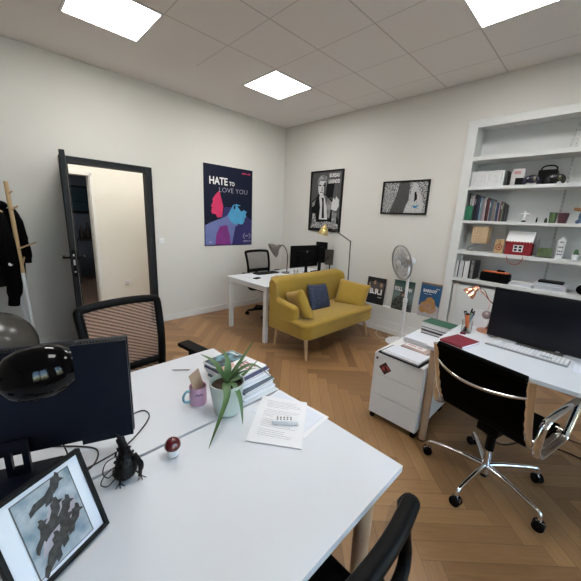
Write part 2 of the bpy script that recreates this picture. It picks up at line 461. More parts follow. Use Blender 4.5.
# corridor beyond the door
sbox('floor_corridor', (-1.27, -5.0, -.1), (-.001, -.4, 0), FLOOR)
sbox('ceiling_corridor', (-1.27, -5.0, 2.62), (-.10, -.4, 2.7), WALLC)
holed('wall_corridor', 0, -1.27, -.15, (-5.0, 0), (-.4, 2.7), [(-3.5, 0, -2.82, 2.05)], WALLC)
sbox('wall_corridor_end', (-1.42, -5.1, 0), (-.10, -5.0, 2.7), WALLC)
sbox('wall_corridor_far', (-1.42, -.4, 0), (-.10, -.3, 2.7), WALLC)
sbox('baseboard_corridor', (-1.27, -2.74, 0), (-1.256, -.42, .1), SKIRT)
b = mb(SKIRT)
b.box((-1.262, -2.80, 1.05), (.03, .04, 2.1), .003).box((-1.262, -3.16, 2.08), (.03, .72, .06), .003).box((-1.262, -3.535, 1.05), (.03, .07, 2.1), .003)
b.box((-1.345, -2.825, 1.025), (.15, .01, 2.05))
struct(b.build('door_3'), 'white door frame across the corridor')
dl = struct(mb(SKIRT).box((.31, 0, 1.02), (.62, .04, 2.03), .003).build('door_4', None, base=False), 'white door standing open across the corridor')
dl.location = (-1.29, -3.13, 0); dl.rotation_euler = (0, 0, R(168))
# dark room beyond
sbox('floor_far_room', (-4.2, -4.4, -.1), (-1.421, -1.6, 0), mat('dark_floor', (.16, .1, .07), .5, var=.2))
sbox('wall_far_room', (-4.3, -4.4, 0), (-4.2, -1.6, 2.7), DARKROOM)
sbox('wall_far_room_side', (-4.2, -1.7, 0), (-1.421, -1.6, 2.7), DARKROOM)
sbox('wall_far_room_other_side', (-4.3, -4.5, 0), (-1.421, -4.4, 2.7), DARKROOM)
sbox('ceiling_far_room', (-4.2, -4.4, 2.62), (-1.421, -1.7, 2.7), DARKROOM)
t = thing('wall_picture', 'small dark blue picture on the wall of the room beyond the corridor', 'picture', (-4.18, -2.42, 1.62))
mb(INKK).box((0, 0, .15), (.02, .44, .6), .003).build('frame', t)
mb(mat('deep_blue_print', (.006, .028, .045), .4, var=.5, vscale=9)).box((.012, 0, .26), (.006, .38, .3)).box((.012, 0, .0), (.006, .38, .2)).build('print', t)
t = thing('side_table', 'dark side table in the unlit room across the corridor', 'table', (-3.6, -2.48, 0))
mb(DMETAL).box((0, 0, .92), (.4, .5, .03), .004).build('table_top', t)
for sx in (-1, 1):
    for sy in (-1, 1): mb(DMETAL).box((sx*.17, sy*.22, .452), (.03, .03, .905), .003).build('leg', t)
for k, (yy, h) in enumerate([(-2.56, .28), (-2.44, .36)]):
    o = mb(DMETAL).lathe([(.05, 0), (.06, .04), (.05, h*.6), (.02, h*.8), (.02, h)], Matrix.Translation((-3.6, yy, .936)), 12).build('vase')
    tag(o, ('short dark bottle on the side table beyond the corridor', 'tall dark bottle on the side table beyond the corridor')[k], 'vase')
def socket(name, x, y, z, label, cat, sw):
    t = thing(name, label, cat, (x, y, z))
    mb(WHITE).box((.006, 0, 0), (.012, .082, .082), .003).build('cover_plate', t)
    if sw: mb(WHITE).box((.0155, 0, 0), (.008, .05, .05), .002).build('rocker', t)
    else: mb(SKIRT).lathe([(.02, .0), (.022, .006), (.016, .006), (.014, .001)], basis((.012, 0, 0), (0, 1, 0), (0, 0, 1), (1, 0, 0)), 16).build('socket_well', t)
socket('light_switch', 0, -2.295, 1.175, 'white square light switch on the wall beside the dark door frame', 'switch', True)
socket('wall_socket', -1.27, -2.4, .37, 'white wall socket low on the cream corridor wall', 'socket', False)

# ------------------------------------------------------------------ ceiling lights
cl0 = None
for k, (x, y, lb) in enumerate([(1.2, -1.28, 'square ceiling light panel near the corner of the room, smallest in view'), (1.2, -3.08, 'square ceiling light panel above the door side, at the top left'),
                               (3.6, -1.28, 'square ceiling light panel nearest the white bookcase'), (3.6, -3.08, 'square ceiling light panel above the white desks')]):
    if cl0 is None:
        cl0 = thing('ceiling_light', lb, 'ceiling light', (x, y, H), 0, 'ceiling light panels')
        b = mb(WHITE)
        for sx, sy, dx, dy in ((-.29, 0, .016, .596), (.29, 0, .016, .596), (0, -.29, .564, .016), (0, .29, .564, .016)): b.box((sx, sy, -.004), (dx, dy, .012))
        b.build('frame', cl0)
        mb(LIGHT).box((0, 0, -.005), (.562, .562, .006)).build('diffuser', cl0)
    else:
        o = copy_tree(cl0); o.location = (x, y, H); o['label'] = lb
L = bpy.data.lights.new('corridor_lamp', 'AREA'); L.shape = 'RECTANGLE'; L.size = .6; L.size_y = 3.2; L.energy = 17; L.color = (1, .96, .89)
o = bpy.data.objects.new('corridor_lamp', L); C.objects.link(o); o.location = (-.62, -2.4, 2.61)
L = bpy.data.lights.new('far_room_fill', 'AREA'); L.size = .6; L.energy = 5; L.color = (.9, .95, 1)  # added fill light brightening the dark far room, no real fixture there
o = bpy.data.objects.new('far_room_fill', L); C.objects.link(o); o.location = (-2.6, -3.0, 2.6)

# ------------------------------------------------------------------ wall pictures
YZ = lambda x, y, z: basis((x, y, z), (0, 1, 0), (0, 0, 1), (1, 0, 0))     # on the left wall; u=+y, v=+z
XZ = lambda x, y, z: basis((x, y, z), (1, 0, 0), (0, 0, 1), (0, -1, 0))    # on the right wall; u=+x, v=+z
def art(b, M, w, h, layers, d=.0006, d0=.0007):
    for k, (m, poly) in enumerate(layers):
        b.use(m)
        b.quadpoly([M @ Vector((u*w, v*h, d0+d*k)) for u, v in poly])
def ell(cx, cy, rx, ry, n=16, a0=0): return [(cx+rx*math.cos(2*PI*k/n+a0), cy+ry*math.sin(2*PI*k/n+a0)) for k in range(n)]
NAVY = mat('poster_navy', (.006, .009, .026), .5, var=.2, vscale=3, spec=.2)
PRED = mat('poster_red', (.62, .03, .12), .4, var=.25, vscale=6)
PBLU = grad_mat('poster_blue_man', [(.3, .02, .2), (.16, .16, .42), (.1, .38, .62)], 2, 0, .75)
PVIO = grad_mat('poster_glow', [(.28, .02, .2), (.05, .05, .3), (.012, .018, .06)], 2, 0, .8)
w, h = .9, 1.215
b = mb(NAVY); b.box((.004, 0, h/2), (.008, w, h))
M = YZ(.008, -w/2, 0)
PLAV = mat('poster_lavender', (.14, .17, .38), .4, var=.3, vscale=5); PCYA = mat('poster_cyan', (.07, .32, .55), .4, var=.3, vscale=8); PIND = mat('poster_indigo', (.025, .02, .12), .4, var=.3, vscale=5)
PMAG = mat('poster_magenta', (.2, .03, .2), .4, var=.35, vscale=5)
art(b, M, w, h, [(PIND, [(.3, .006), (.994, .006), (.994, .34), (.8, .42), (.6, .5), (.4, .5), (.3, .3)]),
    (PRED, [(.13, .44), (.15, .41), (.22, .40), (.25, .36), (.34, .37), (.37, .50), (.34, .58), (.31, .65), (.30, .70), (.25, .67), (.19, .62), (.16, .59), (.165, .55), (.125, .50), (.15, .485)]),
    (PLAV, [(.01, .01), (.55, .01), (.60, .12), (.66, .24), (.70, .31), (.62, .46), (.55, .45), (.48, .41), (.40, .37), (.28, .34), (.12, .30), (.01, .26)]),
    (PCYA, [(.46, .40), (.52, .32), (.62, .27), (.68, .30), (.72, .28), (.78, .285), (.82, .32), (.825, .36), (.865, .385), (.85, .415), (.875, .45), (.84, .50), (.74, .53), (.64, .545), (.57, .53), (.53, .48)]),
    (PMAG, [(.2, .01), (.52, .01), (.5, .14), (.44, .27), (.3, .25), (.22, .14)]),
    (PIND, [(.55, .01), (.68, .01), (.74, .18), (.68, .27), (.62, .25), (.58, .12)]),
    (NAVY, [(.74, .53), (.86, .50), (.9, .48), (.87, .455), (.80, .475), (.76, .45), (.72, .47), (.66, .52)]), (NAVY, [(.60, .47), (.63, .52), (.60, .53), (.575, .49)])], .0008)
b.use(WHT); b.text('HATE', .15, M @ Matrix.Translation((.09, .935, .0065)), .32, .004)
b.text('TO', .085, M @ Matrix.Translation((.44, .935, .0065)), .1, .002)
b.use(mat('poster_lilac', (.42, .42, .55), .5, var=.02)); b.text('LOVE YOU', .105, M @ Matrix.Translation((.26, .825, .0065)), .53, -.0015)
b.use(PRED); b.bars(M @ Matrix.Translation((.68, 1.135, .006)), .17, .025, 9)
b.use(mat('poster_lilac', (0,0,0)))
for s in (-1, 1):
    for k in range(7):
        a = -.9+k*.3; cx, cy = .79+s*.072*math.cos(a), .15+.05*math.sin(a)
        b.quadpoly([M @ Vector((cx+.010*math.cos(t)*(1 if True else 0)-.0*s, cy+.006*math.sin(t), .006)) for t in [0, 1.05, 2.1, 3.14, 4.2, 5.25]])
b.bars(M @ Matrix.Translation((.755, .145, .006)), .07, .02, 5).bars(M @ Matrix.Translation((.72, .055, .006)), .15, .022, 8)
b.bars(M @ Matrix.Translation((.07, .05, .006)), .05, .018, 3)
o = b.build('poster', None, base=False); o.location = (0, -1.183, 1.085); tag(o, 'large navy poster with red and blue profile figures reading HATE TO LOVE YOU', 'poster')

G1 = photo_mat('print_grain_grey', 14, (.06, .06, .06), (.4, .4, .4), .35, .7)
G2 = mat('print_dark', (.005, .005, .006), .6, var=.3, spec=.15)
G3 = mat('print_mid', (.07, .07, .07), .6, var=.3, vscale=20)
G4 = mat('print_light', (.6, .6, .6), .45, var=.12, vscale=30)
G5 = photo_mat('print_sparkle', 80, (.02, .02, .02), (.6, .6, .6), .44, .59)
def frame(b, w, h, d, fw, m, y=0):
    b.use(m)
    b.box((0, -d/2, fw/2), (w, d, fw), .002).box((0, -d/2, h-fw/2), (w, d, fw), .002)
    for s in (-1, 1): b.box((s*(w/2-fw/2), -d/2, h/2), (fw, d, h-2*fw), .002)
w, h = .665, .955
t = thing('framed_picture', 'tall black framed black and white portrait of a man in a suit and tie', 'picture', (1.012, 0, 1.377))
b = mb(); frame(b, w, h, .028, .022, INKK); b.build('frame', t)
b = mb(G3).box((0, -.006, h/2), (w-.042, .01, h-.042)); M = XZ(-w/2, -.0112, 0)
art(b, M, w, h, [(G2, [(.5, .56), (.72, .56), (.76, .8), (.52, .82)]), (G3, [(.05, .72), (.3, .72), (.3, .95), (.05, .95)]),
    (G2, [(.04, .03), (.96, .03), (.94, .2), (.80, .34), (.72, .52), (.56, .58), (.45, .63), (.28, .63), (.2, .56), (.06, .50)]),
    (G1, [(.55, .25), (.66, .22), (.72, .48), (.6, .55), (.48, .60)]), (G1, [(.08, .48), (.2, .54), (.16, .44), (.09, .4)]),
    (G4, [(.33, .2), (.60, .2), (.56, .4), (.45, .61), (.30, .58), (.35, .4)]),
    (G2, [(.42, .22), (.50, .22), (.46, .48), (.45, .56), (.38, .56), (.41, .48)]),
    (G4, [(.25, .74), (.27, .65), (.33, .585), (.41, .58), (.48, .64), (.51, .74), (.49, .83), (.3, .84)]),
    (G3, [(.42, .585), (.48, .64), (.51, .74), (.49, .82), (.43, .80), (.44, .68)]),
    (G2, [(.275, .755), (.35, .75), (.35, .77), (.28, .778)]), (G2, [(.40, .75), (.475, .755), (.475, .775), (.40, .77)]), (G2, [(.32, .645), (.42, .645), (.41, .655), (.33, .66)]), (G3, [(.365, .67), (.40, .67), (.385, .75), (.375, .75)]),
    (G1, [(.23, .77), (.24, .86), (.31, .92), (.42, .935), (.51, .90), (.54, .82), (.52, .76), (.49, .83), (.40, .86), (.29, .84)]),
    (G4, [(.70, .37), (.86, .34), (.93, .42), (.92, .52), (.84, .58), (.80, .52), (.76, .56), (.72, .48)]), (G1, [(.74, .14), (.88, .14), (.88, .34), (.74, .36)]),
    (G5, [(.06, .05), (.94, .05), (.94, .13), (.6, .17), (.1, .14)]), (G5, [(.1, .14), (.26, .14), (.2, .3), (.12, .3)])], .0005)
b.use(WHT); b.text('BUREAU', .08, M @ Matrix.Translation((.40, .845, .012)), .2, .002); b.text('LEGENDES', .075, M @ Matrix.Translation((.385, .755, .012)), .225, .002)
b.build('print', t)
w, h = .64, .43
t = thing('framed_picture', 'wide black framed grainy seascape with a small blue boat', 'picture', (2.353, 0, 1.677))
b = mb(); frame(b, w, h, .026, .02, INKK); b.build('frame', t)
b = mb(G5).box((0, -.006, h/2), (w-.038, .01, h-.038)); M = XZ(-w/2, -.0112, 0)
G6 = photo_mat('print_dark_water', 90, (.008, .008, .01), (.1, .1, .1), .4, .6)
G7 = photo_mat('print_pale_foam', 60, (.38, .38, .38), (.55, .55, .55), .4, .6)
art(b, M, w, h, [(G6, [(.2, .035), (.52, .035), (.6, .3), (.6, .965), (.38, .965), (.32, .5)]),
    (G7, [(.52, .035), (.9, .035), (.93, .3), (.84, .6), (.72, .93), (.66, .93), (.63, .5), (.56, .28)]),
    (G2, [(.72, .36), (.78, .45), (.77, .55), (.74, .68), (.71, .64), (.72, .52)]),
    (mat('boat_blue', (.03, .2, .4), .4, var=.1), [(.69, .27), (.73, .19), (.78, .19), (.84, .29), (.76, .26)])], .0006)
b.build('print', t)

# posters on the ledge
def ledge_poster(x0, x1, z0, z1, base, label, fn):
    w, h = x1-x0, z1-z0
    b = mb(base).box((0, .003, h/2), (w, .006, h)); M = XZ(-w/2, 0, 0); fn(b, M, w, h)
    o = b.build('poster', None, base=False); lean = math.atan2(.036, h)
    o.location = ((x0+x1)/2, -.044, z0); o.rotation_euler = (-lean, 0, 0)
    return tag(o, label, 'poster')
PB = mat('poster_black', (.012, .013, .017), .4, var=.2, vscale=4)
PBW = mat('poster_jacket', (.09, .08, .08), .4, var=.5, vscale=30)
SK = mat('print_skin', (.42, .25, .17), .5, var=.25, vscale=20)
def p1(b, M, w, h):
    art(b, M, w, h, [(PBW, [(.1, .55), (.5, .5), (.9, .55), (.95, .8), (.6, .85), (.1, .82)]), (SK, ell(.42, .80, .07, .07)), (SK, ell(.78, .74, .075, .08)), (SK, ell(.14, .73, .05, .05)),
        (mat('poster_brown', (.16, .1, .08), .5, var=.3), [(.35, .86), (.5, .87), (.48, .9), (.36, .9)])])
    b.use(WHT); b.text('B.R.I', .105, M @ Matrix.Translation((.06, .15, .004)), w*.66, .005); b.bars(M @ Matrix.Translation((.2, .1, .004)), .06, .012, 5)
ledge_poster(1.944, 2.243, .381, .772, PB, 'black poster with men reading B.R.I, leaning nearest the sofa', p1)
PG = grad_mat('poster_teal', [(.01, .014, .014), (.16, .22, .22), (.02, .07, .06)], 2, 0, .4)
def p2(b, M, w, h):
    art(b, M, w, h, [(photo_mat('poster_camo', 25, (.008, .01, .01), (.09, .1, .09)), [(.0, .02), (1, .02), (.95, .2), (.75, .42), (.62, .5), (.58, .62), (.42, .62), (.38, .5), (.2, .42), (.05, .25)]),
        (mat('poster_helmet', (.05, .05, .045), .6, var=.3), ell(.5, .6, .12, .1)), (SK, ell(.51, .52, .06, .05))])
    b.use(WHT); b.text('FOLL', .075, M @ Matrix.Translation((.02, .27, .004)), .115, .003); b.text('OW', .075, M @ Matrix.Translation((.18, .27, .004)), .09, .003)
ledge_poster(2.37, 2.664, .381, .795, PG, 'teal poster with a helmeted soldier, leaning behind the fan pole', p2)
PU = mat('poster_blue', (.02, .1, .24), .4, var=.12, vscale=3)
def p3(b, M, w, h):
    BL = mat('print_blonde', (.42, .22, .08), .5, var=.4, vscale=25)
    art(b, M, w, h, [(mat('poster_tan', (.28, .17, .09), .5, var=.1), [(.0, .95), (1, .95), (1, .999), (0, .999)]),
        (mat('poster_sheet', (.45, .43, .46), .5, var=.25, vscale=15), [(.0, .01), (1, .01), (1, .33), (.7, .42), (.3, .38), (0, .3)]),
        (BL, [(.06, .18), (.2, .08), (.4, .14), (.6, .10), (.8, .16), (.84, .34), (.74, .52), (.58, .60), (.40, .57), (.28, .44), (.12, .40)]), (SK, ell(.52, .34, .13, .12)), (SK, [(.08, .30), (.3, .26), (.44, .20), (.46, .26), (.3, .36), (.1, .37)]), (BL, [(.44, .42), (.52, .36), (.62, .44), (.56, .48)]), (PB, [(.47, .335), (.52, .33), (.52, .345), (.47, .35)]), (SK, [(.5, .1), (.9, .22), (.92, .3), (.6, .25)]),
        (BL, [(.3, .42), (.5, .5), (.7, .4), (.66, .52), (.5, .58), (.36, .54)])])
    b.use(WHT); b.text('BARDOT', .05, M @ Matrix.Translation((.035, .325, .004)), w*.66, .0025); b.bars(M @ Matrix.Translation((.19, .375, .004)), .06, .01, 6).bars(M @ Matrix.Translation((.05, .295, .004)), .1, .009, 10)
ledge_poster(2.748, 3.01, .381, .825, PU, 'blue poster with a reclining blonde figure, leaning nearest the bookcase', p3)

# ------------------------------------------------------------------ bookcase
t = thing('built_in_bookcase', 'white built-in bookcase filling the niche of the right wall', 'bookcase', (4.29, 0, 0))
x0, x1, ztop = 3.02, 5.56, 2.69
b = mb(SHELFW)
b.box((x0+.05, -.02, ztop/2), (.1, .04, ztop), .003).box((x1-.05, -.02, ztop/2), (.1, .04, ztop), .003).box(((x0+x1)/2, -.02, 2.65), (x1-x0-.2, .04, .08), .003)
b.box((3.075, .127, 1.34), (.06, .25, 2.66)).box((5.505, .127, 1.34), (.06, .25, 2.66)).box((4.29, .127, 2.655), (2.37, .25, .03))
b.build('frame', t, world=True)
mb(SHELFW).box((4.29, .262, 1.34), (2.5, .02, 2.66)).build('back_panel', t, world=True)
for z0, z1 in ((2.27, 2.312), (1.962, 1.997), (1.595, 1.625), (1.24, 1.28)):
    mb(SHELFW).box((4.29, .105, (z0+z1)/2), (2.368, .29, z1-z0), .002).build('shelf', t, world=True)
mb(SHELFW).box((4.29, .103, .935), (2.368, .294, .04), .003).build('shelf', t, world=True)
for k in range(5):
    xx = 3.13+k*.464
    mb(SHELFW).box((xx+.23, -.012, .455), (.452, .02, .835), .002).build('cabinet_door', t, world=True)
b = mb(SHELFW).box((4.29, .0, .018), (2.34, .05, .036)); b.build('plinth', t, world=True)
for xx in (3.945, 4.75):
    b = mb(mat('rail_metal', (.5, .5, .5), .4, .5, var=.05)).box((xx, .247, 1.78), (.022, .008, 1.64))
    b.use(mat('rail_slot', (.2, .2, .2), .5))
    for k in range(40): b.box((xx, .2425, 1.0+k*.04), (.006, .002, .016))
    b.build('shelf_rail', t, world=True)

def top(z): return z
S2, S3, S4, S5 = 1.9975, 1.6255, 1.2805, .9555
# white boxed books on shelf 2
x = 3.118
bk = None; k = 0
PW = mat('white_spine', (.7, .7, .71), .5, var=.02)
while x < 3.43:
    th = random.choice([.02, .024, .028, .03]); hh = .165+random.uniform(-.002, .002)
    b = mb(PW).box((0, 0, hh/2), (th-.0025, .13, hh), .0015)
    if k % 3 == 1: b.use(GREYP).box((0, -.0655, hh*.5), (.002, .0015, hh*.5))
    o = b.build('book'); o.location = (x+th/2, .085, S2)
    tag(o, 'plain white book in the white row at the left of the second shelf', 'book', 'white books on the second shelf'); x += th; k += 1
def item_mesh(b, name, loc, label, cat, rz=0, group=None):
    o = b.build(name, None, base=False); o.location = loc; o.rotation_euler[2] = rz
    return tag(o, label, cat, group)
b = mb(PB).box((0, 0, .075), (.012, .13, .155), .001)
o = item_mesh(b, 'book', (3.463, .09, S2), 'thin black book between the white row and the leaning cover', 'book')
b = mb(mat('cover_pale', (.6, .57, .56), .5, var=.2, vscale=12)).box((0, 0, .09), (.11, .012, .18), .002)
b.use(G2).box((.015, -.0065, .05), (.07, .002, .07)).use(mat('cover_pink', (.5, .25, .25), .5, var=.3)).box((-.01, -.0065, .14), (.06, .002, .03))
o = item_mesh(b, 'book', (3.545, .10, S2), 'pale cover with dark photograph leaning face out by the controllers', 'book', .25)
def controller(loc, rz, col, label):
    t = thing('game_controller', label, 'controller', loc, rz)
    m = mat('pad_'+col, {'purple': (.012, .01, .03), 'black': (.005, .005, .006)}[col], .4, var=.1)
    b = mb(m); b.ball((0, 0, .062), .05, 16, (1.15, .5, .8))
    for s in (-1, 1): b.tube(crom([(s*.03, 0, .075), (s*.055, -.005, .055), (s*.065, -.01, .010)], 5), [.024]*5+[.022]*3+[.018, .014, .010], 10)
    b.build('body', t)
    for s in (-1, 1):
        mb(mat('stick_grey', (.3, .3, .3), .5)).lathe([(.006, 0), (.006, .01), (.011, .012), (.011, .016), (.002, .018)], basis((s*.03, -.022, .07), (1, 0, 0), (0, 0, 1), (0, -1, 0)), 12).build('thumb_stick', t)
    bb = mb(mat('pad_button', (.45, .4, .1), .5))
    for k in range(4): bb.ball((.03+.009*math.cos(k*PI/2), -.026, .05+.009*math.sin(k*PI/2)), .004, 8)
    bb.build('button', t)
    return t
controller((3.68, .05, S2), -.1, 'purple', 'dark purple game controller standing on the second shelf')
controller((3.868, .035, S2), .1, 'black', 'black game controller propped before the handled console')
t = thing('game_console', 'black cube games console with arched carry handle on the second shelf', 'console', (3.79, .15, S2))
mb(BLACKP).box((0, 0, .075), (.15, .15, .15), .008).build('body', t)
mb(BLACKP).tube(crom([(-.065, 0, .145), (-.06, 0, .175), (-.03, 0, .195), (.03, 0, .195), (.06, 0, .175), (.065, 0, .145)], 5), .007, 8).build('handle', t)
mb(DMETAL).lathe([(.045, 0), (.045, .004), (.002, .005)], Matrix.Translation((0, 0, .15)), 20).build('lid', t)

# shelf 3
cols = [('k', (.012, .012, .015)), ('g', (.35, .33, .36)), ('w', (.6, .6, .6)), ('k', (.012, .012, .015)), ('k', (.02, .02, .03)), ('b', (.03, .04, .08)), ('c', (.14, .33, .4)), ('t', (.28, .45, .42)), ('c', (.16, .36, .45)),
        ('e', (.5, .48, .45)), ('k', (.015, .01, .012)), ('m', (.12, .02, .03)), ('w', (.55, .5, .5)), ('s', (.1, .13, .17)), ('s', (.16, .2, .25)), ('e', (.4, .38, .38)), ('e', (.5, .5, .52)), ('b', (.03, .06, .2)), ('w', (.6, .6, .62)), ('r', (.2, .12, .08)), ('e', (.45, .42, .4)), ('k', (.03, .03, .03))]
nm = {'k': 'black', 'g': 'mauve grey', 'w': 'white', 'b': 'navy', 'c': 'pale blue', 't': 'mint', 'e': 'light grey', 'm': 'maroon', 's': 'slate', 'r': 'brown'}
cols = [c for i, c in enumerate(cols) for _ in range(2 if i % 2 or i < 6 else 1)]
x = 3.125; n = len(cols); cnt = {}
pos = ['at the far left', 'left of the middle', 'near the middle', 'right of the middle', 'at the right end']
for k, (c, rgb) in enumerate(cols):
    th = .0068+.0032*(k % 3); hh = .30-.11*(k/n)+random.uniform(-.018, .014); lean = -.02*(k > 12)
    b = mb(mat('spine_%d' % k, tuple(q*random.uniform(.45, 1) for q in rgb), .5, var=.15, vscale=20)).box((0, 0, hh/2), (th-.002, .15, hh), .001)
    if k % 5 == 2: b.use(PAPER).box((0, -.0755, hh*.72), (th*.4, .0015, hh*.2))
    o = b.build('book', None, base=False); o.location = (x+th/2, .11, S3); o.rotation_euler = (0, lean, 0)
    tag(o, '%s spined magazine %s of the colourful row on the third shelf' % (nm[c], pos[min(4, k*5//n)]), 'book', 'colourful magazines on the third shelf'); x += th+.0006
o = item_mesh(mb(mat('green_folder', (.015, .15, .08), .5, var=.05)).box((0, 0, .083), (.075, .012, .166), .003), 'box_file', (3.162, -.012, S3), 'small green folder standing in front of the colourful magazines', 'folder')
t = thing('bird_figurine', 'small white winged figurine on a black base, on the third shelf', 'figurine', (3.68, .06, S3))
mb(INKK).lathe([(.022, 0), (.02, .012), (.008, .02), (.003, .024)], None, 14).build('base', t)
b = mb(CER).tube([(0, 0, .022), (0, 0, .06), (0, 0, .1)], [.009, .011, .007], 10).ball((0, 0, .108), .009, 10)
b.tube(crom([(-.05, 0, .082), (-.02, 0, .086), (0, 0, .084), (.02, 0, .086), (.05, 0, .082)], 4), [.003, .004, .005, .006, .007, .007, .007, .008, .009, .008, .007, .007, .007, .006, .005, .004, .003], 8); b.build('bird', t)
for k, (x, h, r) in enumerate([(3.79, .055, .008), (3.865, .05, .014)]):
    b = mb(mat('bottle_dark', (.02, .03, .02), .2, var=.1)).lathe([(r, 0), (r, h*.65), (r*.5, h*.8), (r*.55, h)], None, 12)
    item_mesh(b, 'bottle', (x, .05, S3), ('thin dark bottle alone on the third shelf', 'short dark bottle against the green glass on the third shelf')[k], 'bottle')
b = mb(GLASSG).lathe([(.028, 0), (.033, .105), (.030, .105), (.025, .005)], None, 20, True, True)
item_mesh(b, 'tumbler', (3.912, .07, S3), 'green glass tumbler on the third shelf', 'glass')
b = mb(mat('wine_card', (.06, .015, .025), .5, var=.1)).lathe([(.038, 0), (.05, .1), (.046, .1), (.035, .004)], Matrix.Rotation(.6, 4, 'Z'), 4)
item_mesh(b, 'plant_pot', (3.992, .06, S3), 'dark wine-red square pot beside the green tumbler', 'pot')
t = thing('doll', 'stuffed figure with orange head and blue body at the right of the third shelf', 'doll', (4.15, .07, S3))
ORF = mat('orange_plush', (.36, .19, .09), .95, var=.2, bump=.4); BLF = mat('blue_denim', (.09, .14, .24), .95, var=.2, bump=.3)
mb(BLF).ball((0, 0, .07), .055, 16, (.9, .8, 1.3)).tube([(-.03, -.02, .03), (-.045, -.06, .016)], [.022, .018]).tube([(.03, -.02, .03), (.045, -.06, .016)], [.022, .018]).build('body', t)
b = mb(ORF).ball((0, 0, .19), .05, 16, (1, .9, .9)).ball((-.04, 0, .235), .018, 10).ball((.04, 0, .235), .018, 10)
b.tube([(-.03, 0, .13), (-.09, -.02, .14)], [.018, .014]).tube([(.03, 0, .13), (.08, -.02, .12)], [.018, .014]).build('head', t)

# shelf 4
t = thing('table_lamp', 'small lamp with square woven rattan shade on the fourth shelf', 'lamp', (3.24, .08, S4))
b = mb(RATTAN)
for s in (0, 1, 2, 3):
    M = Matrix.Translation((.07, 0, 0)) @ Matrix.Rotation(s*PI/2, 4, 'Z')
    b.box((0, -.076, .19), (.152, .004, .19), .001, M=M)
    for k in range(6): b.tube([M @ Vector((-.07+k*.028, -.0785, .096)), M @ Vector((-.07+k*.028, -.0785, .284))], .0018, 6)
    for k in range(7): b.tube([M @ Vector((-.078, -.0785, .098+k*.03)), M @ Vector((.078, -.0785, .098+k*.03))], .0018, 6)
b.build('lamp_shade', t)
mb(DMETAL).tube([(.07, 0, .2), (.07, 0, .08)], .004, 8).tube(crom([(.07, 0, .085), (.03, 0, .065), (-.03, 0, .045), (-.05, 0, .02), (-.05, 0, .004)], 5), .003, 8).lathe([(.04, 0), (.04, .005), (.002, .006)], Matrix.Translation((-.03, 0, 0)), 16).build('stand', t)
tag(mb(CORDW).tube(crom([(3.19, -.045, 1.283), (3.187, -.055, 1.2), (3.19, -.05, 1.0), (3.184, -.052, .93), (3.186, -.048, .7), (3.2, -.046, .35)], 6), .0035, 6).build('cable'), 'pale cord hanging down the left of the bookcase from the rattan lamp', 'cable')
t = thing('wooden_plaque', 'square wooden plaque with a round red painted ornament', 'plaque', (3.503, .085, S4))
mb(WOODP).box((0, 0, .075), (.088, .014, .15), .002, rot=(-.12, 0, 0)).build('board', t)
b = mb(mat('painted_red', (.3, .05, .03), .5, var=.15))
M = basis((0, -.008, .065), (1, 0, 0), (0, .12, .99), (0, -.99, .12))
b.lathe([(.034, .0), (.034, .004), (.024, .004), (.024, 0)], M, 24).lathe([(.012, .0), (.012, .004), (.002, .005)], M, 14).tube([M @ Vector((0, .034, .003)), M @ Vector((.006, .062, .003))], .004, 6).build('ornament', t)
t = thing('felt_house_bag', 'red felt house-shaped basket with white scalloped roof and handle', 'basket', (3.69, .07, S4))
b = mb(REDF).box((0, 0, .062), (.235, .12, .124), .006)
for k in range(9): b.ball((-.105+k*.026, -.068, .13), .015, 10, (1, .4, 1))
b.build('body', t)
b = mb(WHT); b.rings([[Vector((x_, y_, z_)) for y_, z_ in ((-.066, .136), (-.002, .25), (.07, .136))] for x_ in (-.118, .118)]); b.build('roof', t)
b = mb(CER).box((0, -.0625, .07), (.085, .006, .07), .001); b.use(INKK)
for sx in (-1, 1):
    for sz in (-1, 1): b.box((sx*.02, -.066, .07+sz*.016), (.026, .003, .021))
b.build('window', t)
mb(RIBB).tube(crom([(-.075, -.068, .01), (-.078, -.105, -.01), (-.06, -.11, -.07), (-.01, -.11, -.1), (.04, -.11, -.085), (.066, -.11, -.03), (.062, -.105, -.005), (.06, -.068, .01)], 6), .0035, 6).build('handle', t)
t = thing('terrarium', 'low glass terrarium with green moss on the fourth shelf', 'terrarium', (3.915, .06, S4))
mb(STONE).box((0, 0, .05), (.118, .09, .09), .012).build('moss', t)
b = mb(GLASS)
for sx, sy, dx, dy in ((-.063, 0, .004, .104), (.063, 0, .004, .104), (0, -.05, .122, .004), (0, .05, .122, .004)): b.box((sx, sy, .09), (dx, dy, .18))
b.box((0, 0, .002), (.122, .096, .004)); b.build('glass_case', t)
t = thing('house_lantern', 'tall white ceramic house with small dark windows', 'lantern', (4.03, .055, S4))
b = mb(CER).box((0, 0, .09), (.055, .05, .18), .002); b.rings([[Vector((x_, y_, z_)) for x_, z_ in ((-.03, .18), (0, .215), (.03, .18))] for y_ in (-.025, .025)]); b.build('walls', t)
b = mb(INKK)
for r_, z_ in enumerate((.045, .075, .115, .165)):
    for s in ((-1, 0, 1) if r_ < 3 else (-.5, .5)): b.box((s*.014, -.026, z_), (.008, .003, .014))
b.build('window', t)
t = thing('potted_cactus', 'tiny cactus in a white pot on the fourth shelf', 'plant', (4.15, .05, S4))
mb(CER).lathe([(.022, 0), (.029, .055), (.026, .055), (.022, .045)], None, 18).build('pot', t)
b = mb(LEAF2).ball((0, 0, .075), .017, 12, (1, 1, 1.9))
for k in range(5): b.ball((.014*math.cos(k*1.26), .014*math.sin(k*1.26), .062), .009, 8, (1, 1, 1.8))
b.build('cactus', t)

